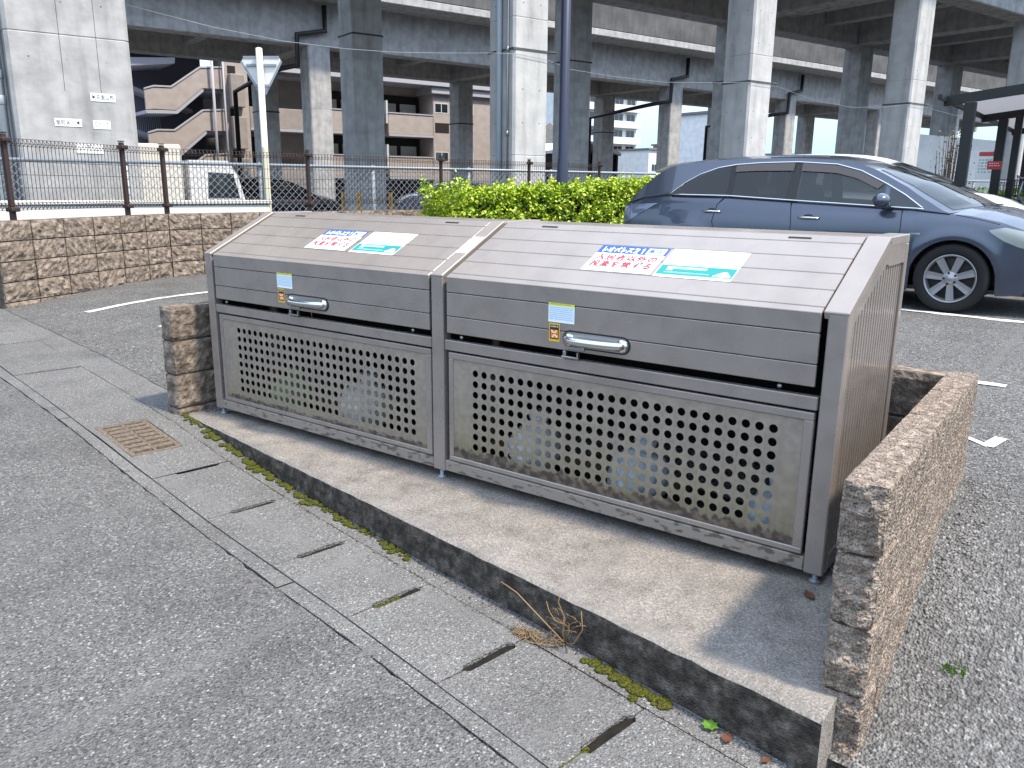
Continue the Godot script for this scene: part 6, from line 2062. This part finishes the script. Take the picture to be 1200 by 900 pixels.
# ------------------------------------------------------------------ small growth and litter
func build_small() -> void:
	var n := FastNoiseLite.new()
	n.frequency = 3.0
	rng.seed = 44
	# moss cushions along the foot of the plinth
	var mb := MB.new(true)
	for i in 250:
		var f := pow(rng.randf(), 1.0)
		var s := lerpf(-0.22, 2.15, f)
		var dens := 0.5 + 0.5 * n.get_noise_1d(s * 3.0)
		if rng.randf() > dens + 0.25:
			continue
		var off := absf(rng.randfn(0.0, 0.022)) + 0.004
		var r := rng.randf_range(0.006, 0.026) * (1.05 if s > 0.25 and s < 1.5 else 0.75)
		var p := st(s + rng.randf_range(-0.03, 0.03), 0.0 + off, 0.0)
		mb.ball(p, Vector3(r, r * rng.randf_range(0.35, 0.6), r * 0.8), 9, 6, func(d: Vector3) -> float: return 1.0 + 0.35 * n.get_noise_3d(d.x * 1.2 + i, d.y * 1.2, d.z * 1.2))
	stuff(tag(obj("moss", mb, M.moss), "green and brown moss growing along the foot of the plinth", "moss"))
	mb = MB.new(true)
	for i in 46:
		var p := st(rng.randf_range(3.10, 3.42), 0.015 + absf(rng.randfn(0, 0.025)), 0.0)
		var r := rng.randf_range(0.008, 0.022)
		mb.ball(p, Vector3(r, r * 0.4, r), 8, 5)
	stuff(tag(obj("moss", mb, M.moss), "dark moss patch at the foot of the plinth near the wall end", "moss"))
	# moss in two of the lifting slots
	for sp in [[2.37, 0.30, "moss filling the lifting slot of a cover slab halfway along the plinth"], [3.38, 0.40, "moss at the near end of the lifting slot closest to the wall"], [-0.08, 0.35, "moss along the joint beside the drain grate"]]:
		mb = MB.new(true)
		for i in 16:
			var p := st(sp[0] + rng.randf_range(-0.008, 0.008), sp[1] + rng.randf_range(-0.07, 0.05) * (1.0 if sp[0] > 0 else 2.0), -0.012)
			var r := rng.randf_range(0.006, 0.013)
			mb.ball(p, Vector3(r, r * 0.9, r), 7, 5)
		stuff(tag(obj("moss", mb, M.moss), sp[2], "moss"))
	# dried weed clinging to the plinth
	var w := thing("dried_weed", "dried straw-coloured weed sprawling against the front of the plinth", "weed", st(3.0, 0.015, 0.0))
	mb = MB.new(true)
	rng.seed = 71
	var stems := [
		[Vector3(0, 0, 0), Vector3(-0.10, 0.07, 0.01), Vector3(-0.19, 0.135, 0.02), Vector3(-0.26, 0.15, 0.015), Vector3(-0.275, 0.135, 0.02)],
		[Vector3(0, 0, 0), Vector3(0.05, 0.035, 0.03), Vector3(0.085, 0.10, 0.035), Vector3(0.075, 0.16, 0.03)],
		[Vector3(0, 0, 0), Vector3(0.0, 0.05, 0.02), Vector3(0.01, 0.11, 0.025), Vector3(-0.02, 0.155, 0.02), Vector3(-0.015, 0.185, 0.02)],
		[Vector3(0.01, 0.02, 0.01), Vector3(0.03, 0.09, 0.03), Vector3(-0.02, 0.10, 0.04), Vector3(-0.05, 0.12, 0.03), Vector3(-0.06, 0.15, 0.03)],
		[Vector3(0, 0, 0), Vector3(-0.02, 0.006, 0.04), Vector3(-0.09, 0.005, 0.07), Vector3(-0.15, 0.006, 0.06)],
	]
	for s in stems:
		mb.tube(s, 0.0028, 5, 0.0014)
	obj("stem", mb, M.straw, w)
	mb = MB.new(true)
	for i in 70:
		var a := rng.randf_range(0, TAU)
		var c := Vector3(-0.10 + rng.randf_range(-0.09, 0.09), rng.randf_range(0.002, 0.018), 0.03 + rng.randf_range(-0.025, 0.035))
		var d := Vector3(cos(a), rng.randf_range(-0.2, 0.3), sin(a)) * rng.randf_range(0.015, 0.035)
		mb.tube([c - d, c + Vector3.UP * 0.006, c + d], 0.0011, 4)
	for i in 26:
		var c := Vector3(0.0 + rng.randf_range(-0.04, 0.07), rng.randf_range(0.06, 0.14), 0.03)
		var d := Vector3(rng.randf_range(-1, 1), rng.randf_range(-0.6, 0.8), rng.randf_range(-0.3, 0.6)) * 0.022
		mb.tube([c - d, c + Vector3(0.004, 0.004, 0), c + d], 0.0011, 4)
	stuff(obj("dry_tangle", mb, M.straw, w))
	# fallen leaves and a sprout
	for lf in [[Vector3(3.50, 0.004, 0.085), 0.032, "curled brown dead leaf on the plinth by the bin's right foot"], [st(3.62, 0.03, 0.003), 0.026, "brown dead leaf on the pavement below the plinth corner"], [st(3.74, 0.03, 0.003), 0.018, "small brown dead leaf nearest the wall end on the pavement"]]:
		mb = MB.new(true)
		var r: float = lf[1]
		mb.grid(8, 6, func(u: float, v: float) -> Vector3:
			var x := (u - 0.5) * 2.0
			var wd := (1.0 - x * x) * 0.55
			var zz := (v - 0.5) * 2.0 * wd
			return Vector3(x, 0.25 * zz * zz + 0.22 * x * x + 0.05 * sin(x * 7.0), zz) * r)
		var o := obj("dead_leaf", mb, M.dead_leaf)
		o.position = lf[0]
		o.rotation.y = r * 70.0
		tag(o, lf[2], "leaf")
	var sp := thing("sprout", "tiny bright green sprout at the foot of the plinth beside a dead leaf", "weed", st(3.56, 0.022, 0.0))
	for k in 7:
		mb = MB.new(true)
		var a := TAU * k / 7.0
		mb.grid(4, 2, func(u: float, v: float) -> Vector3:
			var d := Vector3(cos(a), 0, sin(a))
			return d * u * 0.026 + d.cross(Vector3.UP) * (v - 0.5) * 0.018 * sin(PI * clampf(u, 0.02, 1)) + Vector3.UP * (0.022 * u - 0.012 * u * u))
		obj("leaf", mb, M.sprout, sp)
	# weeds at the foot of the wall on the lot side
	for wd in [[Vector3(3.95, 0, 0.14), 0.035, "small green weed between pebbles at the outer foot of the right wall"], [Vector3(4.28, 0, -0.10), 0.018, "tiny low weed in the asphalt a step right of the wall"]]:
		var g := thing("weed", wd[2], "weed", on_ground(wd[0].x, wd[0].z))
		mb = MB.new()
		rng.seed = 9
		for i in 60:
			var a := rng.randf_range(0, TAU)
			var rr: float = sqrt(rng.randf()) * wd[1]
			var p := Vector3(cos(a) * rr, 0.0, sin(a) * rr)
			var tip := p + Vector3(rng.randf_range(-0.01, 0.01), rng.randf_range(0.008, 0.022), rng.randf_range(-0.01, 0.01))
			mb.tri(p + Vector3(0.003, 0, 0), tip, p - Vector3(0.003, 0, 0.002))
		stuff(obj("blades", mb, M.sprout, g))
	# loose chippings along the wall foot and over the lot
	var stone := MB.new()
	stone.ball(Vector3.ZERO, Vector3(1, 0.6, 0.8), 6, 4, func(d: Vector3) -> float: return 1.0 + 0.4 * n.get_noise_3d(d.x, d.y, d.z))
	var mm := MultiMesh.new()
	mm.transform_format = MultiMesh.TRANSFORM_3D
	mm.mesh = stone.done()
	mm.instance_count = 1500
	rng.seed = 12
	for i in 1500:
		var x := 0.0
		var z := 0.0
		if i < 420:
			z = rng.randf_range(-1.0, 0.62)
			x = 3.815 + absf(rng.randfn(0.0, 0.06)) + 0.10 * smoothstep(0.0, 0.5, z)
		else:
			z = rng.randf_range(-3.5, 0.7)
			x = rng.randf_range(3.82, 5.2)
		var r := rng.randf_range(0.0025, 0.006) * (1.7 if i < 60 else 1.0)
		mm.set_instance_transform(i, Transform3D(Basis(Vector3.UP, rng.randf() * TAU).scaled(Vector3.ONE * r), on_ground(x, z, r * 0.25)))
	var mi := MultiMeshInstance3D.new()
	mi.multimesh = mm
	mi.material_override = M.pebble
	mi.name = "loose_chippings"
	add_child(mi, true)
	stuff(tag(mi, "pale loose chippings along the outer foot of the right wall", "gravel"))
	# soil and litter swept against the plinth
	var crumb := MultiMesh.new()
	crumb.transform_format = MultiMesh.TRANSFORM_3D
	crumb.mesh = mm.mesh
	crumb.instance_count = 1400
	rng.seed = 77
	for i in 1400:
		var s := rng.randf_range(-0.3, 3.75)
		var t := 0.004 + absf(rng.randfn(0.0, 0.018))
		if i > 900:
			t = lin(T_OUT, s) + rng.randfn(0.0, 0.006)
		elif i > 700:
			t = lin(T_AS, s) + rng.randfn(0.0, 0.010)
		var r := rng.randf_range(0.0012, 0.0038)
		crumb.set_instance_transform(i, Transform3D(Basis(Vector3.UP, rng.randf() * TAU).scaled(Vector3.ONE * r), st(s, t, r * 0.2)))
	var ci := MultiMeshInstance3D.new()
	ci.multimesh = crumb
	ci.material_override = M.twig
	ci.name = "soil_crumbs"
	add_child(ci, true)
	stuff(tag(ci, "dark soil crumbs gathered along the foot of the plinth and the slab joints", "soil"))
	# iron drain grate
	var g := thing("drain_grate", "rusty brown slotted drain grate set in the pavement slabs", "drain grate")
	var G0 := Vector2(-0.072, 0.228)
	var G1 := Vector2(0.397, 0.208)
	var G2 := Vector2(0.397, 0.472)
	var G3 := Vector2(-0.072, 0.497)
	var gp := func(u: float, v: float, dy: float) -> Vector3:
		var q := G0.lerp(G1, u).lerp(G3.lerp(G2, u), v)
		return st(q.x, q.y, dy)
	var gbar := func(m: MB, u0: float, v0: float, u1: float, v1: float) -> void:
		var c: Vector3 = gp.call((u0 + u1) / 2, (v0 + v1) / 2, -0.02)
		var q := [gp.call(u0, v0, 0.001), gp.call(u1, v0, 0.001), gp.call(u1, v1, 0.001), gp.call(u0, v1, 0.001)]
		m.quad_out(q[0], q[1], q[2], q[3], c)
		for k in 4:
			m.quad_out(q[k], q[(k + 1) % 4], q[(k + 1) % 4] + Vector3.DOWN * 0.035, q[k] + Vector3.DOWN * 0.035, c)
	mb = MB.new()
	gbar.call(mb, 0.0, 0.0, 1.0, 0.10)
	gbar.call(mb, 0.0, 0.90, 1.0, 1.0)
	gbar.call(mb, 0.0, 0.1, 0.05, 0.9)
	gbar.call(mb, 0.95, 0.1, 1.0, 0.9)
	gbar.call(mb, 0.05, 0.47, 0.95, 0.53)
	obj("frame", mb, M.rust_iron, g)
	for col in 2:
		for k in 7:
			mb = MB.new()
			var u0 := 0.05 + 0.9 * (k + 0.36) / 7.6
			gbar.call(mb, u0, 0.10 + 0.43 * col, u0 + 0.078, 0.47 + 0.43 * col)
			obj("bar", mb, M.rust_iron, g)
	# brown dry shrub and grass by the shelter
	var sh := thing("dry_shrub", "tall bare brown shrub left of the cycle shelter", "shrub", Vector3(1.25, 0.1, -14.9))
	rng.seed = 31
	mb = MB.new(true)
	for i in 60:
		var a := rng.randf_range(0, TAU)
		var h := rng.randf_range(1.3, 2.35)
		var d := Vector3(cos(a), 0, sin(a)) * rng.randf_range(0.05, 0.32)
		mb.tube([Vector3(d.x * 0.3, 0, d.z * 0.3), d * 0.7 + Vector3.UP * h * 0.5, d + Vector3.UP * h], 0.012, 4, 0.004)
	obj("stems", mb, M.twig, sh)
	var pick := func() -> Vector3: return Vector3(rng.randfn(0, 0.17), rng.randf_range(0.4, 2.3), rng.randfn(0, 0.17))
	stuff(obj("leaves", leaf_mass(420, pick, 0.05, [Color(0.12, 0.075, 0.045), Color(0.16, 0.11, 0.06), Color(0.09, 0.06, 0.035)], 32), M.leaf, sh))
	var gp2 := func() -> Vector3: return Vector3(rng.randf_range(-0.5, 2.6), 0.1 + rng.randf_range(0.0, 1.25), -15.7 + rng.randf_range(-0.35, 0.35))
	stuff(tag(obj("undergrowth", leaf_mass(6000, gp2, 0.09, [Color(0.22, 0.38, 0.03), Color(0.34, 0.46, 0.05), Color(0.15, 0.26, 0.03)], 33), M.leaf), "bright green undergrowth along the foot of the hoarding by the shelter", "undergrowth"))

func _ready() -> void:
	nz.seed = 4
	nz.frequency = 0.05
	nz.fractal_octaves = 4
	var cam := Camera3D.new()
	cam.name = "camera"
	cam.fov = 50.54
	cam.near = 0.05
	cam.far = 3000.0
	cam.position = Vector3(4.189, 1.323, 2.661)
	cam.rotation_degrees = Vector3(-13.656, 36.949, 0.50)
	add_child(cam)
	cam.current = true
	var env := Environment.new()
	var sky := ProceduralSkyMaterial.new()
	sky.sky_top_color = Color(0.80, 0.875, 0.985)
	sky.sky_horizon_color = Color(0.48, 0.61, 0.65)
	sky.sky_curve = 0.12
	sky.sky_energy_multiplier = 1.0
	sky.ground_bottom_color = Color(0.30, 0.29, 0.28)
	sky.ground_horizon_color = Color(0.62, 0.64, 0.66)
	var sk := Sky.new()
	sk.sky_material = sky
	env.background_mode = Environment.BG_SKY
	env.sky = sk
	env.tonemap_mode = Environment.TONE_MAPPER_LINEAR
	env.tonemap_exposure = 2.85
	env.sdfgi_enabled = true
	env.ssao_enabled = true
	env.ssil_enabled = true
	var we := WorldEnvironment.new()
	we.name = "world_environment"
	we.environment = env
	add_child(we)
	var sun := DirectionalLight3D.new()
	sun.name = "sun"
	sun.light_energy = 0.82
	sun.light_color = Color(1.0, 0.95, 0.875)
	sun.light_angular_distance = 5.0
	sun.shadow_enabled = true
	add_child(sun)
	var to_sun := Vector3(cos(deg_to_rad(5.0)) * cos(deg_to_rad(59.0)), sin(deg_to_rad(59.0)), -sin(deg_to_rad(5.0)) * cos(deg_to_rad(59.0)))
	sun.look_at_from_position(to_sun * 50.0, Vector3.ZERO, Vector3.UP)
	mats()
	build_ground()
	build_markings()
	build_yard()
	build_plinth()
	build_walls()
	build_viaducts()
	build_town()
	build_mesh_fence()
	build_chain_fence()
	build_bin()
	build_bags()
	build_vehicles()
	build_poles()
	build_shelter()
	build_bikes()
	build_hedge()
	build_small()
